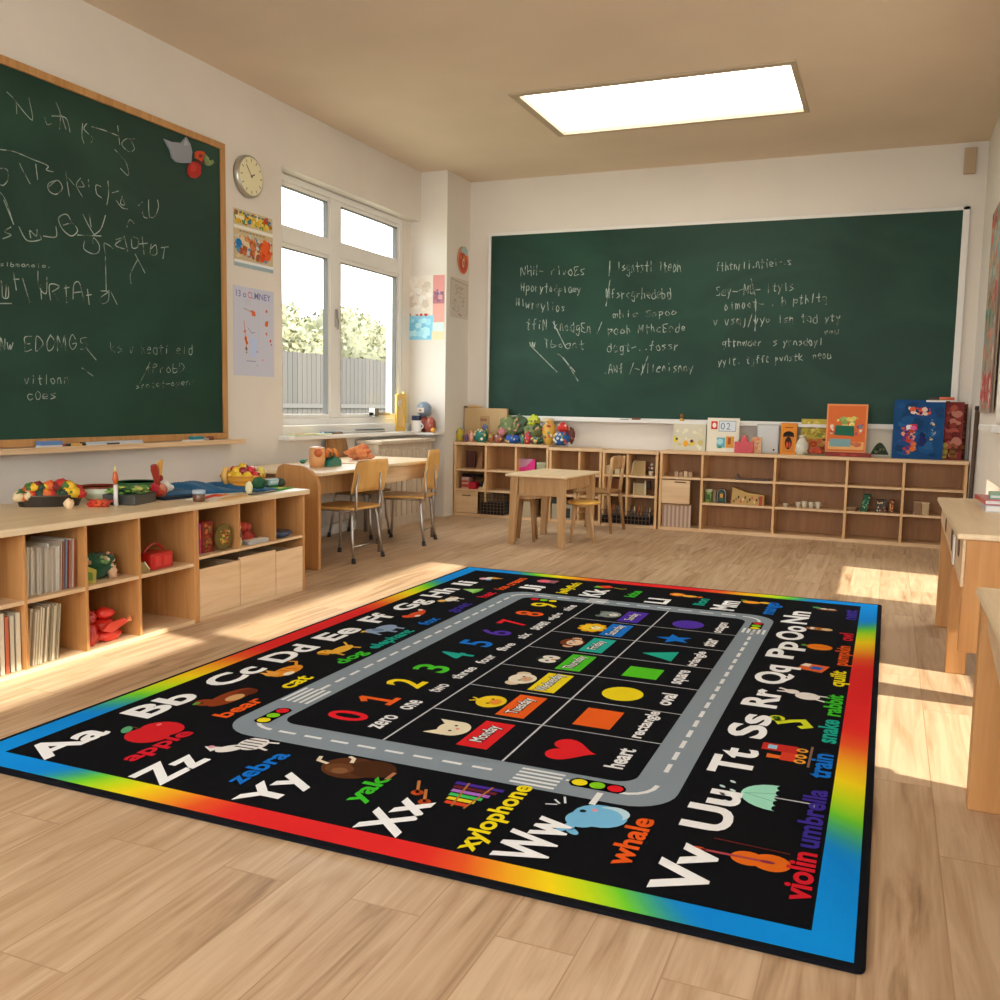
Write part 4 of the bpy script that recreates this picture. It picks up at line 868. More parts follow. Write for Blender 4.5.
# ------------------------------------------------------------------ low cubby shelves along the left wall
SX0, SX1, SZ = -4.16, -3.36, .61
def cubby_left(name, label, y0, y1, divs, zsh, thick=.018):
    t = thing(name, label, 'shelf unit', (SX1, y0, 0)); D = SX0-SX1; L = y1-y0
    MB().box(D, D+.015, .0, L, .02, SZ-.001).build('back_panel', 'pine', t)
    Bx('side_panel', 'pine', t, (D+.015, 0, 0, thick, 0, SZ-.001), bevel=.002); Bx('side_panel', 'pine', t, (D+.015, 0, L-thick, L, 0, SZ-.001), bevel=.002)
    Bx('base_board', 'birch', t, (D+.015, -.004, thick, L-thick, 0, .022), bevel=.002)
    return t, D, L
ta, D, L = cubby_left('cubby_shelf', 'low open wooden cubby unit with magazines along the left wall', 2.2, 3.905, None, None)
ys = [2.51-2.2, 2.84-2.2, 3.17-2.2, 3.5-2.2]
for y in ys: Bx('divider', 'pine', ta, (D+.015, -.002, y-.008, y+.008, .022, SZ-.001), bevel=.002)
MB().box(D+.015, -.004, .018, L-.018, .307, .325).build('shelf_board', 'birch', ta, .002)
tb, D, L = cubby_left('cubby_shelf', 'low wooden cubby unit with three bin fronts beside the left desk', 3.906, 4.90, None, None)
ys = [4.265-3.906, 4.60-3.906]
for y in ys: Bx('divider', 'pine', tb, (D+.015, -.002, y-.007, y+.007, .355, SZ-.001), bevel=.002)
MB().box(D+.015, -.003, .018, L-.018, .338, .354).build('shelf_board', 'birch', tb, .002)
e = [0.018, 4.265-3.906, 4.60-3.906, L-.018]; hb = [.285, .30, .285]
for k in range(3):
    m = MB(); y0, y1 = e[k]+.003, e[k+1]-.003; m.box(-.018, -.001, y0, y1, .024, hb[k]).box(-.5, -.018, y0, y0+.008, .024, hb[k]-.02).box(-.5, -.018, y1-.008, y1, .024, hb[k]-.02).box(-.5, -.49, y0, y1, .024, hb[k]-.02)
    m.build('storage_bin', 'birch', tb, .002)
wt = tag(MB().box(SX0+.02, SX1+.02, 2.17, 4.93, SZ, SZ+.032).build('worktop', 'top', None, .006), 'long pale wooden worktop running over both low cubby units on the left', 'worktop')
TT = SZ+.032

# ------------------------------------------------------------------ cubby shelves along the back wall
BF, BBk = 8.98, 9.31
def back_unit(label, x0, x1, z1, xd, zr, skip=(), name='cubby_shelf', sidez=None, plinth=.03):
    """xd: x of dividers; zr: heights of the shelf boards (top of board); the unit is open at the front"""
    t = thing(name, label, 'shelf unit', (x0, BF, 0)); L = x1-x0; D = BBk-BF; th = .024
    MB().box(th, L-th, D-.012, D, .0, z1-.03).build('back_panel', 'back', t)
    Bx('side_panel', 'birchz', t, (0, th, 0, D, 0, z1-.03), bevel=.002); Bx('side_panel', 'birchz', t, (L-th, L, 0, D, 0, z1-.03), bevel=.002)
    Bx('top_board', 'birchx', t, (-.004, L+.004, -.01, D, z1-.03, z1), bevel=.003)
    Bx('base_board', 'birchx', t, (th, L-th, .004, D-.012, 0, plinth), bevel=.002)
    xs = [th]+[v-x0 for v in xd]+[L-th]
    for v in xs[1:-1]: Bx('divider', 'birchz', t, (v-.011, v+.011, .002, D-.012, plinth, z1-.03), bevel=.002)
    for i in range(len(xs)-1):
        for j, z in enumerate(zr[i] if isinstance(zr[0], (list, tuple)) else zr):
            a = xs[i]+(.011 if i else 0); c = xs[i+1]-(.011 if i < len(xs)-2 else 0)
            Bx('shelf_board', 'birchx', t, (a, c, .004, D-.012, z-.02, z), bevel=.002)
    return t, xs
uA, xA = back_unit('wooden cubby unit at the left end of the back wall under the toy heap', -4.265, -3.20, .785, [-3.90, -3.56], [.50, .285])
Bx('door', 'birchx', uA, (.026, .278, .0, .016, .035, .262), bevel=.003)
MB('6a4a2c').box(.10, .20, -.004, .0, .215, .225).build('door_handle', 'matt', [c for c in uA.children if c.name.startswith('door')][0])
uB, xB = back_unit('narrow wooden cubby unit behind the small table', -3.19, -2.635, .765, [-2.87], [.50, .285])
uC, xC = back_unit('wooden cubby unit holding canisters and dark wire baskets', -2.625, -2.065, .76, [-2.37], [.515, .32])
uD, xD = back_unit('long wooden cubby unit at the right end of the back wall', -2.045, .648, .775, [-1.635, -.962, -.332, .142], [[.52], [.52, .285], [.52, .285], [.52, .285], [.52, .285]])
Bx('door', 'birchx', uD, (.026, .30, .0, .016, .262, .49), bevel=.003)
MB('5a4026').box(.15, .26, -.004, 0, .468, .478).build('door_handle', 'matt', [c for c in uD.children if c.name.startswith('door')][0])

# ------------------------------------------------------------------ double desk by the left wall
ds = thing('desk', 'long double wooden desk with a solid rounded end panel below the window', 'desk', (-3.67, 5.52, 0))
def rounded_panel(y0, y1):
    P = [(-.36, 0), (0, 0), (0, .60), (-.02, .665), (-.07, .705), (-.14, .735), (-.30, .745), (-.345, .72), (-.365, .66), (-.37, .3)]
    return MB().prism([(a, z) for a, z in P], y0, y1, 1)
rounded_panel(0, .035).build('end_panel', 'pine', ds, .006)
Bx('tabletop', 'top', ds, (-.78, .01, .02, .93, .665, .692), bevel=.008)
Bx('tabletop', 'top', ds, (-.78, .0, .94, 1.92, .672, .70), bevel=.008)
Bx('apron', 'darkwood', ds, (-.06, -.035, .035, .93, .53, .665), bevel=.002)
Bx('apron', 'birch', ds, (-.06, -.035, .94, 1.88, .545, .672), bevel=.002)
Bx('back_rail', 'birch', ds, (-.76, -.74, .035, 1.9, .50, .665), bevel=.002)
for x, y in ((-.05, .94), (-.74, .94), (-.05, 1.88), (-.74, 1.88), (-.74, .04)):
    MB('a8a29a').tube([(x, y, 0), (x, y, .66)], .018, 10).build('leg', 'metal', ds)
    
# ------------------------------------------------------------------ chairs with plywood seats and metal legs
def make_chair(label, loc, rz, name='school_chair', zt=0, seat='chairwood', legs='b6afa6', tear=False, group=None):
    """faces local -x"""
    t = thing(name, label, 'chair', loc, rz, group)
    P = []
    for cx, cy, a0 in ((.17, .17, 0), (-.15, .19, 1), (-.15, -.19, 2), (.17, -.17, 3)):
        for k in range(5): a = PI/2*(a0+k/4); P.append((cx+.045*math.cos(a), cy+.03*math.sin(a)))
    MB().prism(P, .395, .413).build('seat', seat, t, .005)
    # curved back
    b = MB(); n, mz = 8, 7; z0, z1 = .52, .765+zt
    def bp(u, v, o):
        y = -.215+.43*u; z = z0+(z1-z0)*v
        if tear: y *= (.55+.75*math.sin(PI*min(1, .22+.62*v)))*.8; z = .45+(z1+.03-.45)*v
        rr = .04
        x = .20+.05*v-.05*math.cos((u-.5)*PI)*.8+o
        if not tear and (v > .85): y *= 1-.10*((v-.85)/.15)**2
        return (x, y, z)
    idx = {}
    for o in (0, .012):
        for i in range(n+1):
            for j in range(mz+1): idx[(i, j, o)] = b.V(bp(i/n, j/mz, o))
    for i in range(n):
        for j in range(mz):
            b.F((idx[(i, j, 0)], idx[(i, j+1, 0)], idx[(i+1, j+1, 0)], idx[(i+1, j, 0)]), True); b.F((idx[(i, j, .012)], idx[(i+1, j, .012)], idx[(i+1, j+1, .012)], idx[(i, j+1, .012)]), True)
    for i in range(n):
        for j, fl in ((0, 0), (mz, 1)):
            q = (idx[(i, j, 0)], idx[(i+1, j, 0)], idx[(i+1, j, .012)], idx[(i, j, .012)]); b.F(q if not fl else q[::-1])
    for j in range(mz):
        for i, fl in ((0, 1), (n, 0)):
            q = (idx[(i, j, 0)], idx[(i, j+1, 0)], idx[(i, j+1, .012)], idx[(i, j, .012)]); b.F(q if fl else q[::-1])
    b.build('backrest', seat, t)
    for s in (-1, 1):
        MB(legs).tube([(.21, s*.17, .43 if 0 else .38), (.225, s*.175, .46), (.215, s*.16, .56), (.225, s*.15, .66)], .010, 8).build('back_support', 'metal', t)
        for x, dx in ((-.15, -.035), (.17, .045)):
            MB(legs).tube([(x, s*.15, .392), (x+dx*.2, s*.165, .34), (x+dx*.5, s*.18, .18), (x+dx, s*.195, .035)], [.011, .012, .012, .011], 8).build('leg', 'metal', t)
            l = [c for c in t.children if c.name.startswith('leg')][-1]
            MB('2c2a2a').tube([(x+dx, s*.195, .04), (x+dx*1.05, s*.197, .012), (x+dx*1.15, s*.2, 0)], [.014, .017, .016], 8).build('rubber_foot', 'matt', l)
        MB(legs).tube([(-.15, s*.15, .382), (.17, s*.15, .382)], .009, 6).build('seat_rail', 'metal', t)
    MB(legs).tube([(.19, -.185, .12), (.19, .185, .12)], .007, 6).build('stretcher', 'metal', t)
    return t
make_chair('school chair with wide square plywood back at the near half of the left desk', (-3.80, 6.07, 0), -.05)
make_chair('school chair with rounded golden plywood back turned sideways by the far desk half', (-3.80, 7.04, 0), .22, tear=True)
c3 = make_chair('brown rounded chair back showing behind the left desk against the wall', (-4.31, 7.16, 0), PI+.1, zt=.12, seat='darkwood', tear=True)

# ------------------------------------------------------------------ pale bench cupboard under the window
bn = thing('bench_cupboard', 'pale slatted radiator cupboard under the window behind the desk', 'cupboard', (-4.565, 7.60, 0))
Bx('top_board', 'palewood', bn, (0, .27, -.12, 1.0, .80, .835), 'ffffff', .008)
Bx('cupboard_body', 'palewood', bn, (0, .23, -.10, .98, 0, .80), bevel=.003)
for k in range(10): Bx('slat', 'palewood', bn, (.23, .242, -.08+.105*k, -.01+.105*k, .10, .74), bevel=.002)

# ------------------------------------------------------------------ small table with stools
mean = math.radians(177); Wt, Dt = .52, .80
st = thing('table', 'small square wooden table with pale top in front of the back shelves', 'table', (-2.453, 7.305, 0), mean)
# local x runs to the left corner, local -y away from the camera
Bx('tabletop', 'top', st, (-.02, Wt+.02, -Dt-.02, .02, .585, .607), bevel=.008)
for x, y in ((.05, -.05), (Wt-.05, -.05), (.05, -Dt+.05), (Wt-.05, -Dt+.05)):
    b = MB()
    q = [(x-.035, y-.035), (x+.035, y-.035), (x+.035, y+.035), (x-.035, y+.035)]; s = .72
    sx = .03 if x > Wt/2 else -.012; sy = .0
    vs = [(sx+x+(a-x)*s, sy+y+(c-y)*s, 0) for a, c in q]+[(a, c, .585) for a, c in q]
    b.add(vs, [(0, 3, 2, 1), (4, 5, 6, 7), (0, 1, 5, 4), (1, 2, 6, 5), (2, 3, 7, 6), (3, 0, 4, 7)]); b.build('leg', 'tablewood', st, .004)
Bx('apron', 'tablewood', st, (.085, Wt-.085, -.06, -.04, .43, .585), bevel=.002); Bx('apron', 'tablewood', st, (.085, Wt-.085, -Dt+.04, -Dt+.06, .47, .585), bevel=.002)
Bx('apron', 'tablewood', st, (.04, .06, -Dt+.085, -.085, .48, .585), bevel=.002); Bx('apron', 'tablewood', st, (Wt-.06, Wt-.04, -Dt+.085, -.085, .47, .585), bevel=.002)
def make_stool(label, loc, rz, h, r, seat, legm, n=4):
    t = thing('stool', label, 'stool', loc, rz)
    P = [(r*math.cos(2*PI*k/30)*(1+.07*math.cos(3*2*PI*k/30)), r*math.sin(2*PI*k/30)*(1+.07*math.cos(3*2*PI*k/30))) for k in range(30)]
    MB('e2ab4c').prism(P, h-.025, h).build('seat', seat, t, .008)
    for k in range(n):
        a = PI/4+2*PI*k/n; c, s_ = math.cos(a), math.sin(a)
        MB('6a5a48').tube([(c*r*.6, s_*r*.6, h-.025), (c*r*.78, s_*r*.78, h*.5), (c*r*.98, s_*r*.98, 0)], [.016, .015, .012], 8).build('leg', legm, t)
    MB('6a5a48').lathe([(r*.60, h-.05), (r*.60, h-.025)], n=20).build('seat_ring', legm, t)
    return t
M['yellowwood'] = wood('yellow_plywood', 'd8a040', 'ecbc5c', 1, .8, .35)
sp = at(584, 508, 2, .32)
make_stool('low stool with a round yellow plywood seat right of the small table', tuple(at(582, 541, 2, 0)), .3, .36, .145, 'yellowwood', 'tablewood')
make_stool('brown wooden stool tucked under the left side of the small table', tuple(at(526, 540, 2, 0)), .2, .40, .12, 'tablewood', 'darkwood')
def wood_chair(label, loc, rz):
    t = thing('wooden_chair', label, 'chair', loc, rz)
    Bx('seat', 'darkwood', t, (-.18, .18, -.18, .18, .37, .395), bevel=.01)
    for s in (-1, 1):
        MB().tube([(.17, s*.15, .37), (.19, s*.155, .2), (.215, s*.17, 0)], [.02, .018, .014], 8).build('leg', 'darkwood', t)
        MB().tube([(-.16, s*.15, .37), (-.17, s*.155, .2), (-.19, s*.17, 0)], [.02, .018, .014], 8).build('leg', 'tablewood', t)
        MB().tube([(.17, s*.15, .38), (.185, s*.15, .55), (.205, s*.15, .72)], [.018, .017, .014], 8).build('back_post', 'tablewood', t)
    MB().prism([(-.17, .60), (.17, .60), (.16, .70), (.08, .725), (-.08, .725), (-.16, .70)], .18, .20, 0).build('back_rail', 'tablewood', t, .004)
    MB().tube([(-.16, -.15, .16), (-.16, .15, .16)], .011, 8).build('stretcher', 'tablewood', t)
    return t
wood_chair('brown wooden chair with a back rail behind the small table on its right', (-2.56, 8.62, 0), -.1)

# ------------------------------------------------------------------ desks on the right
dk = thing('desk', 'wooden desk with a curved front panel holding cutouts against the right wall', 'desk', (.285, 4.12, 0))
Bx('tabletop', 'top', dk, (-.012, .82, -.02, 1.68, .695, .72), bevel=.008)
def shaped(pts, x0, x1, mat, name, parent, bevel=.004): return MB().prism(pts, x0, x1, 0).build(name, mat, parent, bevel)
P = [(.0, .695), (.0, .50)]+[(.0+1.62*k/12, .50-.085*math.sin(PI*k/12)*0-.0+.085*(k/12)) for k in range(1, 12)]+[(1.64, .58), (1.64, .695)]
shaped(P[::-1], .012, .03, 'birch', 'front_panel', dk)
fp = [c for c in dk.children if c.name.startswith('front_panel')][0]
for k, (y, r, z) in enumerate([(.18, .05, .64), (.62, .07, .62), (1.15, .045, .62)]):
    b = MB('5a3a22').lathe([(r*.8, -.001), (r*.86, .002), (r*.8, .004)], (.010, y, z), 20, 0); b.build('cutout_rim', 'matt', fp)
MB('f0ede6').box(.002, .010, .36, .44, .535, .66).build('tag', 'gloss', fp, .003)
Bx('side_panel', 'pine', dk, (.02, .8, 0, .03, .235, .695), bevel=.004)
Bx('leg', 'pine', dk, (.015, .12, 1.56, 1.62, 0, .695), bevel=.004); Bx('leg', 'pine', dk, (.70, .80, .03, .10, 0, .695), bevel=.004); Bx('leg', 'pine', dk, (.70, .80, 1.55, 1.62, 0, .695), bevel=.004)
Bx('leg', 'pine', dk, (.015, .10, .56, .62, 0, .60), bevel=.004)
hz = at(976, 586, 1, 3.15).z; x0 = at(976, 586, 1, 3.15).x
dk2 = thing('desk', 'nearer wooden desk cut off by the right edge of the photo', 'desk', (x0, 1.1, 0))
Bx('tabletop', 'top', dk2, (0, .85, -.02, 2.05, hz-.03, hz), bevel=.012)
P = [(.1, hz-.03), (.1, hz-.28), (.9, hz-.22), (1.6, hz-.14), (1.86, hz-.09), (1.86, hz-.03)]
shaped(P[::-1], .02, .04, 'birch', 'front_panel', dk2)
Bx('leg', 'pine', dk2, (.012, .75, 1.96, 2.03, 0, hz-.03), bevel=.004); Bx('leg', 'pine', dk2, (.012, .10, .02, .10, 0, hz-.03), bevel=.004); Bx('leg', 'pine', dk2, (.72, .80, .02, .10, 0, hz-.03), bevel=.004)
# ------------------------------------------------------------------ magazines and things in the left cubbies
rb = random.Random(5)
def book(name, label, cat, loc, rz, w, h, d, cover, page='e8dfcc', lean=0, group=None, spine=None, mag=False):
    """upright; local x depth (spine towards +x), y thickness w, z height"""
    t = thing(name, label, cat, loc, rz, group); sh = Matrix.Identity(4); sh[1][2] = lean
    MB(page).tf(sh).box(-d+.002, -.003, .0015, w-.0015, .002, h-.002).build('pages', 'paper', t)
    c = MB(cover).tf(sh); c.box(-d, 0, 0, .0015, 0, h).box(-d, 0, w-.0015, w, 0, h); c.box(-.003, .0, 0, w, 0, h) if not mag else c.box(-.003, -.0005, 0, w*.4, 0, h)
    c.build('cover', 'paper', t)
    if spine: MB(spine).tf(sh).box(0, .001, w*.2, w*.8, h*.35, h*.75).build('spine_label', 'paper', t)
    return t
def row(y0, y1, z, x, cols, h, hv, label, group, lean=0., wr=(.011, .022), d=.20):
    y = y0; k = 0
    while y < y1-.012:
        w = min(rb.uniform(*wr), y1-y); c = cols[k % len(cols)]
        book('magazine', label, 'magazine', (x+rb.uniform(-.02, 0), y, z), 0, w-.001, h+rb.uniform(-hv, hv), d, c, lean=lean, group=group, mag=rb.random() < .5); y += w; k += 1
row(2.86, 3.055, .326, -3.40, ['ddd2c0', 'cfc0aa', 'e4dccb', 'd8c9b4', 'c8b8a2', 'e8e0d0'], .205, .012, 'cream edged magazine in the upper cubby second from the left edge', 'cream magazines in the upper cubby', .04, (.007, .013))
row(3.058, 3.148, .326, -3.40, ['cdbfa8', 'b8604a', 'e0d6c4', '8a8f9c', 'd8ccb6', 'a8503c', 'e4dccb'], .225, .008, 'taller thin booklet at the right end of the upper magazine row', 'tall booklets in the upper cubby', .05, (.007, .011))
for k in range(3): book('magazine', 'dark magazine stored behind the upper magazine row', 'magazine', (-3.66, 2.88+.055*k, .326), 0, .03, .245, .15, ['2a2018', '3a2c20', '241c18'][k], group='dark magazines behind the upper row')
row(2.865, 3.03, .023, -3.38, ['c8b89c', 'b8a88c', 'd0c4ac', 'a89878', 'dcd0b8'], .245, .01, 'tan edged magazine in the lower cubby second from the left edge', 'tan magazines in the lower cubby', .10, (.009, .016))
for k, (w, c, lb_) in enumerate([(.026, 'd8d0b8', 'cream file at the right end of the lower left magazine row'), (.022, '8a9a5a', 'green spined book leaning in the lower cubby at the left edge'), (.02, 'c8bca4', 'pale book between the green and red ones, lower left cubby'), (.03, 'b8342a', 'red spined book in the lower cubby at the left edge'), (.024, 'd8cdb8', 'cream book right of the red one, lower left cubby'), (.02, 'c46a4a', 'salmon spined book in the lower left cubby'), (.022, 'cfc3ac', 'beige book at the right of the salmon one, lower left cubby')]):
    book('book', lb_, 'book', (-3.385, [2.80, 2.645, 2.668, 2.69, 2.722, 2.748, 2.772][k], .023), 0, w, .25+.012*math.sin(k*2), .20, c, lean=.008)
def solidthing(name, label, cat, loc, rz=0, group=None, parts=()):
    t = thing(name, label, cat, loc, rz, group)
    for nm, mat, fn in parts:
        b = MB(); fn(b); b.build(nm, mat, t, .0015 if mat != 'cloth' else 0)
    return t
def lump(name, label, cat, loc, r, col, sc=(1, 1, 1), wob=.25, seed=0, mat='matt', group=None, extra=None, exname='stalk'):
    b = MB(col).ball((0, 0, r*sc[2]*.92), r, sc, 14, 9, wob, seed); o = b.build(name, mat); tag(o, label, cat, group, loc)
    if extra: e = MB(); extra(e); e.build(exname, mat, o)
    return o
# upper cubby 3: green cloth bag with flowers and a card
z = .326
b = MB('2a5a3a'); b.ball((0, 0, .058), .09, (.9, 1.15, .65), 18, 12, .5, 3); o = b.build('cloth_bundle', 'cloth'); tag(o, 'dark green patterned cloth bundle in the upper third cubby', 'bundle', None, (-3.49, 3.33, z))
for k in range(14):
    a = rb.uniform(-1.2, 1.2); e = rb.uniform(.1, 1.2); m = MB(rb.choice(['c8c86a', 'd8b08a', '7aa05a', 'e0d0b0', 'b84a3a'])); m.ball((.088*math.cos(a)*math.sin(e)*.9, .1*math.sin(a), .06+.052*math.cos(e)), rb.uniform(.008, .015), n=7, m=5); m.build('printed_flower', 'cloth', o)
lump('toy_flower', 'peach toy blossom on the green bundle in the upper third cubby', 'toy', (-3.42, 3.38, z), .022, 'e0b48c', (1, 1, 1.6), .6, 8)
solidthing('picture_card', 'yellow green card leaning at the left of the green bundle', 'card', (-3.40, 3.19, z), 0, None, [('card', 'paper', lambda b: b.color('b8a84c').prism([(0, 0), (.07, 0), (.075, .06), (.01, .09)], -.003, 0, 0)), ('card_print', 'paper', lambda b: b.color('6a8a3c').prism([(.01, .02), (.05, .015), (.05, .05), (.02, .06)], .0, .001, 0))])
# upper cubby 4: red toy basket and wooden blocks
t = thing('toy_box', 'shiny red toy box with a round handle in the upper fourth cubby', 'toy box', (-3.44, 3.68, z))
MB('c4241c').box(-.07, .05, -.075, .085, 0, .085).build('box_body', 'gloss', t, .012); MB('d8382c').box(.05, .053, -.05, -.01, .02, .07).box(.05, .053, .01, .07, .02, .065).build('side_panel', 'gloss', t, .002)
MB('a81c18').tube([(-.01, -.07+.155*k/12, .085+.04*math.sin(PI*k/12)) for k in range(13)], .006).build('handle', 'gloss', t)
solidthing('toy_block', 'olive wooden wedge block left of the red toy box', 'toy block', (-3.42, 3.54, z), 0, None, [('wedge', 'matt', lambda b: b.color('a08a50').prism([(-.02, 0), (.07, 0), (.05, .012), (.01, .055), (-.015, .045)], -.03, .03, 0)), ('block_edge', 'matt', lambda b: b.color('d8cfa8').prism([(.012, .052), (.05, .010), (.056, .012), (.018, .058)], .03, .034, 0))])
solidthing('toy_bird', 'tiny white toy bird standing behind the olive block', 'toy', (-3.52, 3.58, z), 0, None, [('bird_body', 'matt', lambda b: b.color('e8e6de').ball((0, 0, .105), .02, (1, .7, 1.4)).tube([(0, 0, .0), (0, 0, .085)], .004)), ('beak', 'matt', lambda b: b.color('d8a03c').lathe([(.005, 0), (.001, .014)], (.018, 0, .118), 8, 0))])
# lower cubby 3: heap of red toys
for k, (dy, dz, r, sc, cc, lb_) in enumerate([(-.075, 0, .055, (1, .8, 1.1), 'b8241a', 'dark red round toy at the left of the lower red heap'), (.035, 0, .062, (1, 1.4, .5), 'd83424', 'wide bright red toy at the bottom of the lower red heap'), (.02, .058, .05, (1, 1.1, .55), 'c8281c', 'red folded toy in the middle of the lower red heap'), (.03, .11, .046, (1, 1.05, .6), 'dc2c20', 'round red cap on top of the lower red heap'), (-.06, .10, .035, (1, .9, 1), 'a41e16', 'small dark red ball upper left in the lower red heap')]):
    lump('red_toy', lb_, 'toy', (-3.45, 3.32+dy, .022+dz), r, cc, sc, .35, k+4, 'gloss')
solidthing('toy_fish', 'flat orange red toy fish pointing right on the lower red heap', 'toy', (-3.39, 3.36, .07), 0, None, [('fish_body', 'gloss', lambda b: b.color('d8402c').prism([(-.08, .02), (-.02, .0), (.09, .035), (.06, .055), (-.03, .05)], -.015, .0, 0)), ('fish_tail', 'gloss', lambda b: b.color('e88a5a').prism([(.07, .035), (.11, .03), (.10, .06)], -.012, .001, 0))])
# unit B cubbies
z = .3545
def tin(name, label, cat, y, w, h, c1, c2, x=-3.42, d=.12, n=10):
    t = thing(name, label, cat, (x, y, z)); MB(c1).box(-d, 0, 0, w, 0, h).build('box_body', 'paper', t, .002)
    b = MB().tf(frame((.0004, 0, 0), (0, 1, 0), (0, 0, 1))); b.dz = .00002; splat(b, .002, .004, w-.002, h-.004, n*3, c2, .004, .014); b.build('printed_front', 'paper', t); return t
tin('picture_book', 'purple grey picture book at the left of the near upper bin cubby', 'book', 3.945, .05, .165, '6a5468', ['8a7080', 'a08a8a', '5a4a5c', 'b8a088'])
tin('picture_book', 'thin violet and orange spine beside the purple book, above the bins', 'book', 3.998, .016, .165, 'b04aa0', ['e0703a', 'c84a6a'])
tin('picture_book', 'dark red patterned book block above the near bin', 'book', 4.02, .09, .17, '8a3224', ['a84a2c', '6a4a2a', 'c86a3a', '7a7a3a'], n=14)
t = thing('toy_disc', 'round green and red patterned disc leaning above the near bin', 'toy', (-3.40, 4.165, z))
MB('6a5a2c').lathe([(.072, 0), (.075, .006), (.07, .012)], (0, 0, .076), 26, 0).build('disc', 'paper', t)
b = MB().tf(frame((.0124, 0, .076), (0, 1, 0), (0, 0, 1))); b.dz = .00002; splat(b, -.05, -.05, .05, .05, 50, ['a8a03c', '8a3a2a', 'c8b84a', '4a6a3a', 'b85a34'], .005, .014); b.build('disc_print', 'paper', t)
solidthing('toy_figure', 'small upright toy figure with red hat at the left of the middle bin cubby', 'toy', (-3.40, 4.305, z), 0, None, [('figure_body', 'gloss', lambda b: b.color('d8cf9a').lathe([(.014, 0), (.018, .03), (.012, .06)], n=12)), ('coat', 'gloss', lambda b: b.color('3a2a2a').lathe([(.017, .055), (.016, .085), (.010, .10)], n=12)), ('head', 'gloss', lambda b: b.color('e0b48a').ball((0, 0, .112), .014)), ('hat', 'gloss', lambda b: b.color('d02c2a').lathe([(.016, .12), (.010, .138), (.002, .15)], n=12))])
for k, (dy, r, dz) in enumerate([(-.05, .042, 0), (.02, .05, 0), (.075, .036, 0), (-.01, .038, .07), (.04, .034, .065)]):
    lump('toy_berry', ['red toy berry at the left of the middle bin cubby heap', 'largest red toy berry in the middle bin cubby', 'small red toy berry right in the middle bin cubby', 'upper left red toy berry in the middle bin cubby', 'upper right red toy berry in the middle bin cubby'][k], 'toy', (-3.47, 4.42+dy, z+dz), r, ['9c2a1e', 'a8301e', '8a2a1c', 'b43a24', '9a3424'][k], (1, 1, .85), .3, k)
t = thing('toy_tray', 'silvery clear tray lying at the front of the middle bin cubby', 'tray', (-3.385, 4.46, z)); MB('b8b8b4').prism([(-.08, 0), (.10, 0), (.11, .022), (-.09, .022)], -.06, .0, 0).build('tray_body', 'gloss', t, .003); MB('d8ccb8').box(-.055, -.005, -.07, .09, .022, .026).build('tray_insert', 'paper', t)
t = thing('blue_bowl', 'dark blue shallow bowl in the last upper cubby by the desk', 'bowl', (-3.46, 4.73, z)); MB('1c3a5c').lathe([(.055, 0), (.09, .012), (.105, .032), (.10, .034), (.085, .018), (.05, .010)], n=26).build('bowl_body', 'gloss', t); MB('2a5078').lathe([(.102, .032), (.105, .036), (.099, .036)], n=26).build('bowl_rim', 'gloss', t)

# ------------------------------------------------------------------ on the left worktop
# long dark tray heaped with toy fruit and flowers
p0 = at(14, 508, 2, TT); p1 = at(84, 506, 2, TT)
tc = ((p0.x+p1.x)/2-.04, (p0.y+p1.y)/2+.035)
ta_ = math.atan2(p1.y-p0.y, p1.x-p0.x)
tr_ = thing('tray', 'long dark tray heaped with toy fruit at the left end of the worktop', 'tray', (tc[0], tc[1], TT), ta_)
Lt = math.hypot(p1.x-p0.x, p1.y-p0.y)+.0
P = [(Lt/2*math.cos(2*PI*k/28), .075*math.sin(2*PI*k/28)) for k in range(28)]
b = MB('2c2620'); vs = []; n = 28
for rr_, zz_ in ((.86, 0), (1.0, .055), (.95, .055), (.84, .012)):
    vs += [(x*rr_, y*rr_, zz_) for x, y in P]
fs = [tuple(range(n))[::-1]]+[(j*n+i, j*n+(i+1) % n, (j+1)*n+(i+1) % n, (j+1)*n+i) for j in range(3) for i in range(n)]+[tuple(3*n+i for i in range(n))]
b.add(vs, fs, False).build('tray_body', 'gloss', tr_); MB('5a4a38').tube([(x*.985, y*.985, .056) for x, y in P+[P[0]]], .004, 6).build('tray_rim', 'gloss', tr_)
ca, sa = math.cos(ta_), math.sin(ta_)
COL = {'orange': 'd8642a', 'red': 'b8281e', 'dark red': '7c1c18', 'green': '3f6a2c', 'dark green': '24402a', 'yellow': 'e0b420', 'cream': 'e0c89a'}
pts = []
seq = [(-.42, 'green'), (-.36, 'orange'), (-.30, 'green'), (-.26, 'orange'), (-.22, 'red'), (-.17, 'dark red'), (-.12, 'dark green'), (-.08, 'red'), (-.03, 'yellow'), (.0, 'orange'), (.05, 'green'), (.10, 'dark green'), (.13, 'green'), (.18, 'dark green'), (.22, 'red'), (.27, 'yellow'), (.31, 'red'), (.36, 'yellow'), (.40, 'red'), (.44, 'red')]
for lay in range(3):
    for u, cn in seq:
        if lay == 2 and abs(u) > .36: continue
        uu = u*Lt*(1 - .08*lay)+rb.uniform(-.008, .008); yy = [-.035, .02, -.01][lay]+rb.uniform(-.012, .012)
        zt = [.045, .062, .082][lay]*(1-.35*(abs(u)/.5)**2.5)+(.012 if u > .2 else 0); r = rb.uniform(.022, .029)
        cn2 = cn if rb.random() < .75 else rb.choice(list(COL))
        o = lump('toy_fruit', cn2+' toy fruit heaped in the long dark tray at the left', 'toy fruit', (tc[0]+ca*uu-sa*yy, tc[1]+sa*uu+ca*yy, TT+zt-.006), r, COL[cn2], (1, 1, .95), .35, rb.random()*9, 'matt', cn2+' toy fruit in the dark tray')
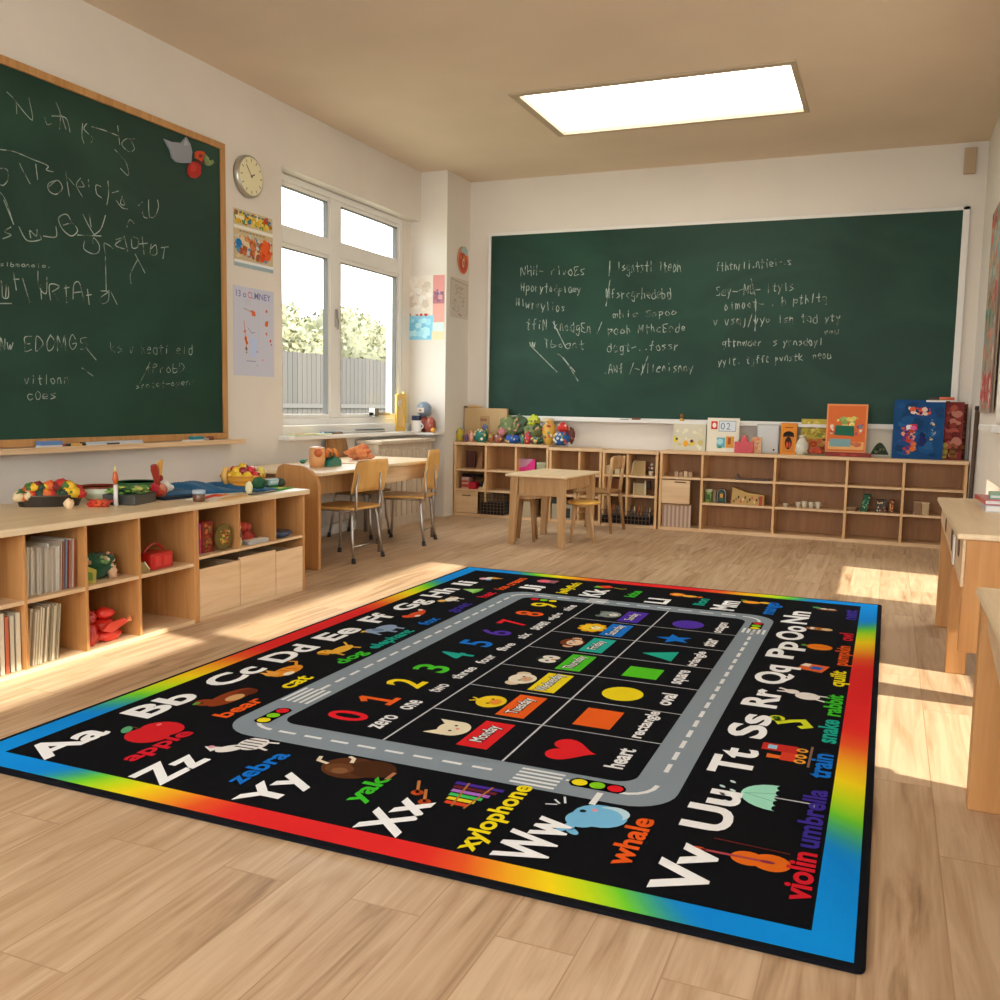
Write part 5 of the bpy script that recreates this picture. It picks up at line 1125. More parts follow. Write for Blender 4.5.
# lobes that give the heap its leaves
for k in range(12):
    uu = rb.uniform(-.4, .4)*Lt; yy = rb.uniform(-.06, .03); m = MB(rb.choice(['2f5a2a', '4a7a34', '1f4a30'])); a = rb.uniform(0, 6); m.add([(0, 0, 0), (.03*math.cos(a), .03*math.sin(a), .012), (.055*math.cos(a), .055*math.sin(a), .0), (.03*math.cos(a+.5), .03*math.sin(a+.5), .006), (0, 0, .004), (.03*math.cos(a), .03*math.sin(a), .016), (.055*math.cos(a), .055*math.sin(a), .004), (.03*math.cos(a+.5), .03*math.sin(a+.5), .010)], [(0, 3, 2, 1), (4, 5, 6, 7), (0, 1, 5, 4), (1, 2, 6, 5), (2, 3, 7, 6), (3, 0, 4, 7)])
    tag(m.build('toy_leaf', 'matt'), 'green toy leaf among the toy fruit in the long dark tray', 'toy leaf', 'toy leaves in the dark tray', (tc[0]+ca*uu-sa*yy, tc[1]+sa*uu+ca*yy, TT+.085*(1-(uu/Lt*2)**2*.5)))
lump('toy_shell', 'pale peach toy rose in front of the dark tray', 'toy', tuple(at(69, 509, 2, TT)), .024, 'e8c89c', (1, 1, 1.1), .4, 2)
# dish with red rim
def P2(px, py, dz=0): q = at(px, py, 2, TT); return (q.x, q.y, TT+dz)
q = P2(99, 501)
dsh = thing('oval_bowl', 'pale green oval bowl with a brown red rim beside the dark tray', 'bowl', q, .9)
b = MB('dfe4c8'); b.lathe([(.05, 0), (.085, .03), (.10, .075), (.095, .075), (.075, .03), (.04, .008)], n=28); b.build('bowl_body', 'gloss', dsh); MB('8a3a24').lathe([(.093, .074), (.098, .084), (.103, .074)], n=28).build('bowl_rim', 'gloss', dsh)
for k, px in enumerate((93, 99, 105)):
    lump('toy_lobster', ['red orange toy crab at the left in front of the oval bowl', 'orange toy crab in the middle in front of the oval bowl', 'dark orange toy crab at the right in front of the oval bowl'][k], 'toy', P2(px, 507), .024, ['c8321c', 'd85a24', 'b8401e'][k], (1, 1.1, .8), .7, k, extra=lambda e: e.color('c8321c').tube([(0, -.02, .02), (.015, -.038, .03)], .005, 6).tube([(0, .02, .02), (.015, .038, .03)], .005, 6), exname='claw')
t = thing('candle_figure', 'slim white toy candle with an orange flame tip on the worktop', 'toy', P2(116, 506)); MB('ddd8d2').lathe([(.012, 0), (.010, .11)], n=14).build('candle_stem', 'gloss', t); MB('c85a1e').lathe([(.006, .11), (.016, .135), (.012, .165), (.002, .185)], n=12).build('flame', 'gloss', t); MB('f0dc8a').lathe([(.007, .178), (.001, .21)], n=8).build('flame_tip', 'gloss', t)
t = thing('salad_box', 'clear dark box filled with green toy salad leaves', 'toy box', P2(130, 503), .25); MB('3a3c38').box(-.09, .09, -.11, .11, 0, .055).build('box_body', 'gloss', t, .006)
b = MB()
for k in range(60): b.color(rb.choice(['3a6a2c', '5a8a34', '8aa84a', '2c5024', 'c8c46a', '6a8a3a'])).ball((rb.uniform(-.08, .08), rb.uniform(-.10, .10), .055+rb.uniform(0, .03)), rb.uniform(.012, .022), (1.3, 1, .5), 7, 5, .4, k)
o = b.build('leaves', 'matt', t); o['kind'] = 'stuff'
t = thing('leaf_dish', 'dark green oval toy leaf dish behind the salad box', 'dish', P2(138, 494), .3); MB('1f5a34').lathe([(.05, 0), (.12, .045), (.125, .07), (.118, .07), (.04, .01)], n=26).build('dish_body', 'gloss', t); MB('3f7a40').lathe([(.117, .069), (.122, .074), (.126, .069)], n=26).build('dish_rim', 'gloss', t)
# doll
t = thing('toy_doll', 'red and white toy clown lying with raised legs on the blue cloth', 'doll', P2(158.5, 498.5), .4)
MB('c8442c').ball((0, 0, .045), .045, (1, 1.4, .9), 12, 8, .3, 1).build('doll_body', 'cloth', t); MB('e8e2da').ball((.01, .07, .06), .036).ball((.02, .11, .05), .026, (1, 1.5, .8)).build('doll_arm', 'cloth', t); MB('d88a6a').ball((.01, -.01, .055), .035).build('doll_face', 'cloth', t); MB('b82a34').ball((0, -.07, .06), .03, (1, 1.1, 1), 10, 7, .4, 2).build('doll_shoe', 'cloth', t)
t = thing('toy_puppet', 'upright brown and gold finger puppet above the red toy clown', 'toy', P2(158, 499), 0)
MB('9a3420').tube([(0, 0, 0), (0, -.005, .1), (0, -.02, .16), (0, -.028, .19)], [.022, .016, .022, .016], 10).build('puppet_body', 'cloth', t); MB('e0a850').prism([(-.01, .10), (.02, .11), (.035, .215), (.012, .20)], -.01, .01, 0).build('puppet_cape', 'cloth', t); MB('8a2a1c').ball((0, .015, .115), .02).build('puppet_head', 'cloth', t)
# blue cloth lying in folds over the worktop
b = MB('235a80'); nu, nv = 60, 18; c0 = P2(140, 499); ax = Vector((.30, .98)).normalized(); ay = Vector((-ax.y, ax.x)); g = {}
for i in range(nu+1):
    for j in range(nv+1):
        u = i/nu; v = j/nv; lx = .04+.86*u; ly = -.05+.30*v+.03*math.sin(u*5); zz_ = .008+(.05*abs(math.sin(u*9+v*3))+.018*math.sin(u*31+v*9)**2)*math.sin(PI*min(1, v*1.05))*math.sin(PI*min(1, .08+u*.92))
        if v < .02 or v > .98 or u < .02 or u > .98: zz_ = .003
        g[i, j] = b.V((lx*ax.x+ly*ay.x, lx*ax.y+ly*ay.y, zz_))
for i in range(nu):
    for j in range(nv): b.F((g[i, j], g[i+1, j], g[i+1, j+1], g[i, j+1]), True)
o = b.build('blue_cloth', 'cloth'); tag(o, 'blue cloth spread in folds along the middle of the worktop', 'cloth', None, (c0[0], c0[1], TT))
md = o.modifiers.new('solid', 'SOLIDIFY'); md.thickness = .003; md.offset = 1
def slab(name, label, cat, px, py, L, W, h, rz, col, mat='paper', parts=()):
    t = thing(name, label, cat, P2(px, py), rz); MB(col).box(-W/2, W/2, -L/2, L/2, 0, h).build('sheet' if h < .01 else 'body', mat, t, min(.002, h/3))
    b = MB(); b.zl = h+.0004; b.dz = .00003
    for c, x0, y0, x1, y1 in parts: b.color(c).rect(x0, y0, x1, y1)
    if parts: b.build('printed_top', mat, t)
    return t
slab('folder', 'dark navy folder lying on the front edge of the blue cloth', 'folder', 178, 498.5, .24, .08, .014, -.2, '1c2834')
slab('folder', 'small grey violet flat case behind the papers on the worktop', 'folder', 224, 489.5, .18, .07, .04, -.1, '4a4458')
t = thing('glass_jar', 'small brown glass jar with pale blue lid at the worktop front', 'jar', P2(199, 501.5)); MB('6a4632').lathe([(.028, 0), (.032, .01), (.032, .035), (.028, .042)], n=18).build('jar_body', 'gloss', t); MB('a8b8c4').lathe([(.034, .042), (.036, .05), (.034, .062), (.01, .066)], n=18).build('lid', 'gloss', t)
slab('paper_sheet', 'white sheet with a red stripe lying on the worktop', 'paper', 212, 497, .36, .16, .004, .35, 'e8ddd0', parts=[('d8442c', -.03, -.16, .02, .12), ('e8702c', .02, -.02, .05, .15), ('f0c88a', .05, .02, .07, .16)])
slab('paper_sheet', 'pale yellow sheet behind the red striped sheet', 'paper', 228, 493, .34, .16, .003, .2, 'e4d4a8', parts=[('ead9c8', -.05, -.12, .0, .1)])
slab('paper_sheet', 'orange and cream sheet at the front near the worktop end', 'paper', 232, 498, .3, .11, .003, .1, 'e8c890', parts=[('e89a4a', -.02, -.1, .01, .12)])
slab('cutting_board', 'thin dark flat tool lying near the right end of the worktop', 'tool', 262, 493.5, .26, .03, .01, .1, '5a5248', 'gloss')
slab('paper_sheet', 'green and yellow sheet at the right end of the worktop', 'paper', 276, 489.5, .26, .12, .006, .2, '4a9a3c', parts=[('d8d46a', -.02, -.05, .03, .1), ('7ab84a', -.05, -.1, -.02, .04)])
# fruit basket
q = P2(243, 490)
bk = thing('fruit_basket', 'yellow woven basket full of red and yellow toy fruit', 'basket', q)
m = MB('d89a2c'); m.lathe([(.07, 0), (.10, .02), (.13, .075), (.135, .095), (.127, .095), (.12, .075), (.09, .02), (.05, .012)], n=28); m.build('basket_body', 'matt', bk)
for k in range(3): MB('c4842a').tube([((.115+.008*k)*math.cos(2*PI*i/28), (.115+.008*k)*math.sin(2*PI*i/28), .04+.024*k) for i in range(29)], .006, 6).build('woven_band', 'matt', bk)
MB('e0b060').tube([(-.02, -.13, .05), (-.02, -.155, .10), (-.02, -.14, .135), (-.02, -.11, .13)], .016, 8).build('basket_handle', 'matt', bk)
k = 0
for ring, (rad, nn, zz_) in enumerate([(.09, 10, .085), (.052, 7, .112), (.0, 2, .13)]):
    for i in range(nn):
        a = 2*PI*i/nn+ring; cn = 'yellow' if (ring == 0 and i % 2) or rb.random() < .2 else ('red' if rb.random() < .7 else 'dark red')
        cc = {'yellow': 'e8c030', 'red': 'c4242a', 'dark red': '8a1a24'}[cn]
        lump('toy_fruit', cn+' toy fruit heaped in the yellow woven basket', 'toy fruit', (q[0]+rad*math.cos(a), q[1]+rad*math.sin(a)+(.01*i if rad == 0 else 0), TT+zz_-.02), .03, cc, (1, 1, .95), .2, k, 'gloss', cn+' toy fruit in the yellow basket'); k += 1
lump('toy_pear', 'pale yellow toy pear resting on the right rim of the basket', 'toy fruit', (q[0]+.03, q[1]+.135, TT+.05), .03, 'ecd460', (1, 1, 1.5), .1, 3)
lump('toy_egg', 'cream toy bell standing in front of the fruit basket', 'toy', P2(249, 493.5), .022, 'e8e0b0', (1, 1, 1.7), .15, 5)
t = thing('toy_tree', 'dark green toy pepper at the right of the fruit basket', 'toy', P2(257, 491)); MB('1a5a34').ball((0, 0, .045), .05, (1, 1, .95), 14, 9, .5, 7).build('pepper_body', 'matt', t); MB('123c24').tube([(0, 0, .08), (.01, .01, .11)], .006, 6).build('stalk', 'matt', t)
t = thing('tin_box', 'pale blue tin with a green band at the worktop end', 'tin', P2(270, 487.5)); MB('8fb8c4').box(-.04, .04, -.07, .07, .018, .055).build('tin_body', 'gloss', t, .004); MB('3a7a44').box(-.04, .04, -.07, .07, 0, .018).build('tin_base', 'gloss', t, .002); MB('c8e0e0').box(.040, .041, -.05, .05, .028, .046).build('tin_label', 'gloss', t)
lump('toy_stone', 'dark olive ball beside the blue tin at the worktop end', 'toy', P2(280, 487), .035, '3c4434', (1, 1, .9), .2, 1)

# ------------------------------------------------------------------ on the left desk
DZ = .692
def D2(px, py): q = at(px, py, 2, DZ); return (q.x, q.y, DZ)
t = thing('toy_cup', 'translucent orange cup toy with a dark orange spot on the left desk', 'toy', D2(317, 467)); MB('e6a86e').lathe([(.055, 0), (.062, .06), (.06, .13), (.052, .15), (.02, .155)], n=22).build('cup_body', 'gloss', t); MB('c8622c').ball((.035, -.035, .11), .034).build('orange_spot', 'gloss', t)
t = thing('toy_leaf', 'small teal toy leaf at the left of the orange cup', 'toy', D2(303, 463.5)); MB('1f7a64').ball((0, 0, .018), .03, (.6, 1.3, .6)).build('leaf_body', 'gloss', t); MB('2a9078').tube([(0, .03, .02), (0, .06, .03)], .005, 6).build('stalk', 'gloss', t)
q = D2(329, 466)
t = thing('toy_dump_truck', 'teal and orange toy heap right of the orange cup on the desk', 'toy', q); MB('1c7a6a').prism([(-.11, 0), (.11, 0), (.10, .05), (.03, .075), (-.07, .045)], -.05, .05, 0).build('truck_base', 'gloss', t, .006)
b = MB()
for k in range(9): b.color(['d8742c', 'c8602a', '6a5a3a', 'e08a3c'][k % 4]).ball((rb.uniform(-.02, .03), -.07+.015*k, .075+rb.uniform(0, .04)), .028, n=8, m=6, wob=.4, seed=k)
b.build('orange_load', 'matt', t)
q = D2(362, 457)
t = thing('crumpled_cloth', 'crumpled orange cloth heap on the far half of the left desk', 'cloth', (-4.15, at(360, 456, 0, -4.15).y, .706)); MB('e89660').ball((0, 0, .045), .075, (.9, 1.6, .75), 22, 14, .9, 4).build('cloth_body', 'cloth', t)
MB('d86a44').ball((.03, .04, .065), .04, (1, 1, 1), 14, 9, .8, 9).build('cloth_knot', 'cloth', t); MB('e8945c').ball((.0, .06, .095), .024, (1, 1, 1.4), 10, 7, .5, 2).build('cloth_tip', 'cloth', t)

# ------------------------------------------------------------------ on the window sill
WZ = WZ0+.0005
def SLL(px, py=434): q = at(px, py, 0, XL+.03); return q.y
def sill(name, label, cat, y, x, parts):
    t = thing(name, label, cat, (x, y, WZ))
    for nm, mat, fn in parts: b = MB(); fn(b); b.build(nm, mat, t, .001)
    return t
sill('paper_stack', 'pale green papers at the left end of the window sill', 'paper', 6.62, XL+.03, [('sheet', 'paper', lambda b: b.color('d8e4c0').box(-.06, .06, -.2, .35, 0, .012)), ('top_sheet', 'paper', lambda b: b.color('e8d8a8').box(-.02, .07, -.2, .1, .012, .016).color('d87a4a').box(.05, .068, -.18, -.08, .016, .018))])
sill('pencil_case', 'slim blue grey case on the window sill', 'pencil case', 7.02, XL+.04, [('case_body', 'gloss', lambda b: b.color('5a7488').prism([(-.16, 0), (.16, 0), (.14, .024), (-.12, .024)], -.02, .02, 0)), ('case_tip', 'gloss', lambda b: b.color('26384c').box(-.02, .02, .11, .17, .0, .02))])
sill('newspaper', 'flat roll of grey paper lying along the window sill', 'paper', 7.55, XL+.04, [('roll', 'paper', lambda b: b.color('c8c4bc').tube([(0, -.45, .014), (0, .42, .016)], .014, 10)), ('dark_end', 'paper', lambda b: b.color('3c4a58').box(-.012, .018, -.1, .4, .0285, .034))])
# yellow toy drum, round grey headed toy and white mug at the right end
yy = at(408, 430, 0, XL+.02).y
sill('yellow_frame', 'tall yellow plastic toy frame at the right end of the window sill', 'toy', 8.36, XL+.0, [('frame_body', 'gloss', lambda b: b.color('e8b848').box(-.012, .012, -.085, -.05, 0, .37).box(-.012, .012, .06, .095, 0, .40).box(-.012, .012, -.05, .06, .34, .38).box(-.012, .012, -.05, .06, 0, .05)), ('yellow_panel', 'gloss', lambda b: b.color('f2d02c').box(-.02, -.010, .05, .16, 0, .38)), ('back_sheet', 'gloss', lambda b: b.color('e8c88a').box(-.006, .0, -.05, .06, .05, .34)), ('hook', 'gloss', lambda b: b.color('e6e2da').tube([(.014, -.03+.03*math.cos(a/8*2*PI), .28+.03*math.sin(a/8*2*PI)) for a in range(7)], .008, 6))])
sh = tag(MB('dcd6cc').box(-4.58, -4.28, 8.50, 8.769, .866, .889).build('corner_shelf', 'white', None, .004), 'small white corner shelf in front of the pier by the window', 'shelf'); CZ = .8895
def CQ(px): q = at(px, 430, 1, 8.5); return q.x
t = thing('toy_helmet', 'round grey blue toy head with a red and white face on the corner shelf', 'toy', (-4.47, 8.67, CZ)); MB('7c8c9c').ball((0, 0, .235), .08, n=18, m=12).build('head_shell', 'gloss', t); MB('e8d8cc').box(-.045, .035, -.082, -.07, .20, .25).build('face_plate', 'gloss', t, .004); MB('2c3c5c').box(-.10, -.02, -.09, -.02, .11, .17).build('blue_block', 'gloss', t, .006); MB('8a3a2c').ball((0, 0, .08), .075, (1, .9, 1.1)).build('toy_body', 'gloss', t); MB('1a1a1a').ball((-.005, -.083, .225), .009, n=8, m=6).build('eye', 'gloss', t)
t = thing('mug', 'white mug in front of the grey headed toy by the window', 'mug', (-4.50, 8.55, CZ)); MB('e8e6e2').lathe([(.05, 0), (.055, .01), (.055, .12), (.050, .12), (.050, .012), (.02, .010)], n=22).build('mug_body', 'gloss', t); MB('e8e6e2').tube([(.052+.03*math.sin(PI*k/8), 0, .03+.065*k/8) for k in range(9)], .007, 7).build('handle', 'gloss', t)
t = thing('toy_vase', 'red brown rounded toy at the right of the white mug', 'toy', (-4.35, 8.58, CZ)); MB('9a4a38').lathe([(.04, 0), (.06, .05), (.05, .12), (.02, .16)], n=18).build('vase_body', 'gloss', t); MB('e8a83c').ball((.055, -.05, .025), .026).build('orange_foot', 'gloss', t)
t = thing('toy_bottle', 'little red topped bottle left of the white mug on the sill', 'toy', (-4.60, 8.46, .9005)); MB('e8c8a0').lathe([(.022, 0), (.024, .05), (.012, .07)], n=14).build('bottle_body', 'gloss', t); MB('b8302c').lathe([(.014, .07), (.014, .115), (.006, .125)], n=12).build('cap', 'gloss', t)
tag(MB('5a4438').ball((0, 0, .02), .022, n=10, m=8).build('toy_ball', 'gloss'), 'small dark brown ball at the right end of the corner shelf', 'ball', None, (-4.305, 8.56, CZ))

# ------------------------------------------------------------------ the heap on the back shelves, left
BZ = .7855
def BP(px, y=9.15): return at(px, 430, 1, y).x
def bt(name, label, cat, px, y, parts, z=BZ, rz=0, group=None):
    t = thing(name, label, cat, (BP(px, y), y, z), rz, group)
    for nm, mat, fn in parts: b = MB(); fn(b); b.build(nm, mat, t, .0015)
    return t
bt('wooden_board', 'large flat tan cardboard box standing at the left of the toy heap', 'box', 486, 9.24, [('box_body', 'matt', lambda b: b.color('c0a070').box(-.25, .25, -.02, .02, 0, .36)), ('box_flap', 'matt', lambda b: b.color('b08e5c').box(-.06, .05, -.024, -.02, .0, .28)), ('label_mark', 'matt', lambda b: b.color('96604a').box(-.06, .02, -.0255, -.024, .22, .25))])
bt('toy_case', 'thin tan roll lying on top of the tan cardboard box', 'toy', 475, 9.24, [('roll', 'matt', lambda b: b.color('d8b078').tube([(-.09, 0, .015), (.07, 0, .015)], .014)), ('dark_cap', 'matt', lambda b: b.color('6a5a44').tube([(-.13, 0, .01), (-.09, 0, .01)], .010))], z=BZ+.361)
HE = [  # px, y, z, r, (sx,sy,sz), colour, wobble, label
 (460, 9.08, 0, .048, (1, .8, 1.6), 'b8a22c', .1, 'toy_cup', 'olive yellow toy cup at the far left of the back shelf'),
 (466.5, 9.05, 0, .022, (1, 1, 2.1), '6a4a7c', .1, 'toy_bottle', 'tiny purple toy bottle next to the olive yellow cup'),
 (471.5, 9.05, 0, .030, (.9, .8, 2.1), 'dc9a84', .15, 'toy_figure', 'pink peach toy figure in front of the tan cardboard box'),
 (481, 9.07, 0, .07, (1.15, .8, 1), '2c7464', .3, 'toy_teapot', 'teal green toy teapot in front of the tan cardboard box'),
 (485, 9.08, .125, .03, (1, .8, 1.2), '5a6a94', .4, 'toy_bird', 'blue violet toy bird perched on the teal teapot'),
 (491.5, 9.06, 0, .03, (.9, .8, 2), '9a6438', .2, 'toy_bear', 'brown toy bear right of the teal teapot'),
 (499, 9.08, 0, .05, (1, .8, .9), '9a5a4c', .4, 'toy_basket', 'dusky pink toy basket in the middle of the back toy heap'),
 (502, 9.10, .075, .04, (1.1, .8, 1.1), 'c0707a', .4, 'toy_bag', 'pink cloth bag on top of the dusky pink basket'),
 (513, 9.06, 0, .055, (1.5, .8, .85), '2450a0', .4, 'toy_truck', 'bright blue toy truck in the back toy heap'),
 (523, 9.06, 0, .035, (.7, .8, 1.5), '2a8a84', .3, 'toy_tower', 'turquoise toy tower right of the blue truck'),
 (528, 9.05, 0, .042, (.9, .8, 1.5), 'b82c34', .4, 'toy_car', 'red toy cup in the back toy heap right of the turquoise tower'),
 (537, 9.06, 0, .06, (1.2, .8, .65), '2c5440', .5, 'toy_frog', 'dark green toy frog in the back toy heap'),
 (509, 9.17, .06, .085, (1.3, .7, 1.3), '6a7a4c', .5, 'toy_bush', 'olive green leafy toy bush in the middle of the heap'),
 (519, 9.19, .10, .08, (1.2, .7, 1.2), '4c6044', .6, 'toy_bush', 'dark green leafy toy bush at the top of the heap'),
 (534, 9.18, .05, .085, (1.3, .7, 1.1), '7a8450', .5, 'toy_bush', 'light olive leafy toy bush right of the dark bush'),
 (534, 9.14, .20, .055, (1.3, .7, .9), 'c0cc34', .7, 'toy_flower', 'bright yellow green toy flower on top of the heap'),
 (549, 9.08, 0, .07, (1.0, .8, 1.9), 'd0a03c', .15, 'toy_bag', 'tall yellow cloth bag toward the right of the heap'),
 (547, 9.14, .22, .05, (1.7, .8, .55), 'ccc0a8', .3, 'toy_hat', 'pale cream hat lying over the yellow bag'),
 (562, 9.07, 0, .075, (1.15, .9, .95), '1c5a9c', .2, 'toy_bowl', 'deep blue rounded toy at the right end of the heap'),
 (563, 9.09, .125, .055, (1, .9, 1.0), 'd02c24', .4, 'toy_ball', 'bright red ball on top of the deep blue toy'),
 (571, 9.12, .03, .055, (.8, .8, 1.4), '6a3430', .5, 'toy_bird', 'dark red and brown toy bird at the far right of the heap')]
for px, y, z_, r, sc, c_, wb, nm, lb_ in HE:
    t = thing(nm, lb_, 'toy', (BP(px, y), y, BZ+z_)); MB(c_).ball((0, 0, r*sc[2]*.93), r, sc, 14, 10, wb, px*.3).build('toy_body', 'matt', t)
    b = MB()
    for k in range(5 if r < .06 else 12):
        a = rb.uniform(-2.6, -.5); e = rb.uniform(.4, 2.2); cc = rb.choice(['d8c8a0', 'c86a4a', '4a7a9a', 'e0c04a', '7a9a5a', 'b0483c', 'e8e0d0']) if 'bush' not in nm else rb.choice(['8a9a5c', '5c7448', 'a8a06a', '3c5038', 'c88a6a'])
        q = .97; b.color(cc).ball((r*sc[0]*q*math.cos(a)*math.sin(e), r*sc[1]*q*math.sin(a)*math.sin(e), r*sc[2]*(.93+q*math.cos(e))), r*.22, (1, .7, 1), 7, 5, .3, k)
    o = b.build('coloured_patch', 'matt', t)
    if 'bush' in nm: o.name = 'leaves'; o['kind'] = 'stuff'
# ------------------------------------------------------------------ pictures and things on the long back unit
BZ2 = .7755
def panel(name, label, cat, px0, px1, v0, v1, y, bg, art, th=.02, tilt=.06, z=BZ2, border=None):
    x0, x1 = BP(px0, y), BP(px1, y); w = x1-x0; h = at(500, 450, 1, y).z; zt = at((px0+px1)/2, v0, 1, y).z; h = zt-z
    t = thing(name, label, cat, (x0, y, z)); t.rotation_euler = (-tilt, 0, 0)
    MB(border or bg).box(0, w, 0, th, 0, h).build('panel_board', 'matt', t, .002)
    b = MB().tf(frame((0, -.0006, 0), (1, 0, 0), (0, 0, 1))); b.dz = .00003
    e = .015 if border else .0; b.color(bg).rect(e, e, w-e, h-e); art(b, w, h); b.build('artwork', 'paper', t); return t
def a_yel(b, w, h): splat(b, 0, .0, w, h*.9, 30, ['d8cfae', 'c8b88a', 'e0dac2'], .01, .03); [b.color(c).ell(w*x, h*y, .025, .03) for x, y, c in ((.1, .4, 'd8c83c'), (.4, .25, 'e0a030'), (.6, .3, 'd8c03a'), (.85, .3, 'c8b878'))]; b.color('4a3a5a').ell(w*.12, h*.42, .012); b.color('5a2a5a').ell(w*.58, h*.35, .016)
panel('picture', 'pale cream panel with yellow flowers at the left end of the long back unit', 'picture', 673, 706, 424, 450, 9.2, 'cfc9b2', a_yel)
t = bt('toy_giraffe', 'small golden toy figure standing behind the cream flower panel', 'toy', 681.5, 9.26, [('toy_body', 'matt', lambda b: b.color('c89a3c').lathe([(.03, 0), (.022, .2), (.018, .26), (.026, .28), (.02, .31)], n=12)), ('head', 'matt', lambda b: b.color('8a5a2c').ball((0, 0, .335), .022))], z=BZ2)
def a_sign(b, w, h):
    b.color('e2dcca').rect(0, 0, w, h); b.color('c8403a').rect(w*.12, h*.66, w*.32, h*.9); b.up(.0001); b.color('f0e6dc').ell(w*.22, h*.78, .018, .024); b.color('8a9aac').rect(w*.36, h*.6, w*.9, h*.92); b.up(.0001); b.color('d4dce2').rect(w*.38, h*.62, w*.88, h*.9)
    b.color('6a7a8a').text('0', w*.42, h*.66, w*.55, h*.86, bold=.0); b.text('2', w*.6, h*.66, w*.72, h*.86, bold=.0)
    b.color('6ab0c0').rect(w*.32, h*.12, w*.58, h*.42); b.up(.0001); b.color('a8dce0').ell(w*.42, h*.3, .03, .028); b.color('d89a4a').rect(w*.6, h*.12, w*.86, h*.46); b.up(.0001); b.color('a85a30').rect(w*.66, h*.22, w*.76, h*.42); b.color('4a8a5a').rect(w*.36, h*.1, w*.48, h*.16)
panel('picture', 'white picture sign with a red square, left of the red peaked box', 'picture', 707, 739, 418, 452, 9.16, 'e2dcca', a_sign)
t = bt('red_box', 'glossy red toy box with a peaked lid between the picture sign and grey sheet', 'toy box', 745, 9.07, [('box_body', 'gloss', lambda b: b.color('c01c28').box(-.085, .085, -.05, .05, 0, .105)), ('peaked_lid', 'gloss', lambda b: b.color('d0242c').prism([(-.03, .105), (.035, .105), (.012, .16), (-.012, .165)], -.03, .03, 1)), ('wire_handle', 'metal', lambda b: b.color('b8a88a').tube([(-.06+.12*k/10, 0, .105+.10*math.sin(PI*k/10)) for k in range(11)], .004, 6))], z=BZ2)
panel('picture', 'orange and cream card right behind the red toy box', 'picture', 752, 762, 437, 452, 9.12, 'd8b08c', lambda b, w, h: splat(b, 0, 0, w, h, 14, ['c8643a', 'e0c8a0', 'd88a5a'], .008, .02), th=.012)
def a_grey(b, w, h): b.color('c8cccc').rect(w*.05, h*.05, w*.95, h*.95); b.up(.0001); b.color('4a3a3a').ell(w*.8, h*.12, .010)
panel('grey_sheet', 'plain pale grey sheet standing right of the red toy box', 'panel', 757, 779, 424, 454, 9.17, 'b0b4ae', a_grey)
def a_arch(b, w, h):
    b.color('3a2a20').ell(w*.5, h*.56, w*.36, h*.14); b.color('c8803a').rect(w*.14, h*.06, w*.86, h*.56); b.up(.0001); b.color('3a2420').ell(w*.5, h*.36, w*.22, h*.2); b.color('c8542c').ell(w*.42, h*.3, .01, .03); b.color('b8442c').ell(w*.58, h*.3, .01, .03); b.color('7a3a1e').rect(w*.25, h*.84, w*.75, h*.87)
    b.color('1f1a18').ell(w*.5, h*.62, w*.34, h*.12, 0, 16, 0, PI)
panel('toy_box', 'orange box with a black arched picture, upright on the long back unit', 'toy box', 781, 797, 423, 454, 9.10, 'd88a34', a_arch, th=.06, tilt=0)
bt('glass_jar', 'pale frosted jar right of the orange arched box', 'jar', 803, 9.10, [('jar_body', 'gloss', lambda b: b.color('c8c6b4').lathe([(.045, 0), (.062, .03), (.058, .10), (.035, .14), (.03, .16)], n=20)), ('jar_lid', 'gloss', lambda b: b.color('b8b09a').lathe([(.034, .16), (.034, .18), (.01, .185)], n=18))], z=BZ2)
def a_land(b, w, h):
    b.color('b8a84a').rect(0, h*.45, w, h); splat(b, 0, h*.45, w, h, 40, ['c8b85a', '8a8a3a', 'd8c878', 'a8903a'], .012, .03); splat(b, 0, 0, w, h*.5, 36, ['b84a2c', 'c86a3a', '6a6a3a', 'd89a6a', '8a3a24'], .012, .035)
panel('painting', 'landscape painting with yellow sky and red ground behind the orange painting', 'painting', 801, 832, 419, 456, 9.23, 'b88a4a', a_land)
def a_or(b, w, h):
    b.color('d8703c').rect(w*.04, h*.04, w*.96, h*.96); b.up(.0001); b.color('e8b070').rect(w*.06, h*.06, w*.94, h*.22); splat(b, w*.2, h*.45, w*.78, h*.76, 34, ['d8c86a', 'a8b86a', 'e8d890', '8aa85a'], .012, .03); b.color('2c6a54').poly([(w*.2, h*.36), (w*.7, h*.34), (w*.68, h*.55), (w*.24, h*.56)]); b.color('7ca4a8').rect(w*.1, h*.12, w*.62, h*.28); splat(b, w*.6, h*.1, w*.9, h*.24, 10, ['c8684a', 'b87a5a'], .012, .02)
    splat(b, w*.7, h*.34, w*.92, h*.6, 16, ['e0d8c8', 'b04a6a', 'd86a4a', '5a8a9a'], .008, .018); splat(b, w*.08, h*.36, w*.2, h*.66, 12, ['e0c8b0', 'c84a3a', 'e8dcc8'], .008, .02)
panel('painting', 'orange painting with a green shape standing on a red base', 'painting', 826, 867, 404, 451, 9.12, 'd8703c', a_or, z=BZ2+.035, border='e0905a', tilt=.05)
bt('red_stand', 'low dark red block stand under the orange painting', 'stand', 849, 9.12, [('stand_body', 'matt', lambda b: b.color('8a2a22').box(-.20, .20, -.07, .05, 0, .033)), ('stand_block', 'matt', lambda b: b.color('a83a2c').box(-.06, -.01, -.075, -.07, .004, .03).box(.03, .08, -.075, -.07, .004, .03))], z=BZ2)
bt('toy_cloth', 'red orange lump in front of the landscape painting', 'toy', 817, 9.08, [('lump_body', 'matt', lambda b: b.color('b8482c').ball((0, 0, .035), .05, (1.4, .8, .8), 14, 9, .5, 3)), ('olive_base', 'matt', lambda b: b.color('6a6444').box(-.09, .09, -.04, .04, 0, .015))], z=BZ2)
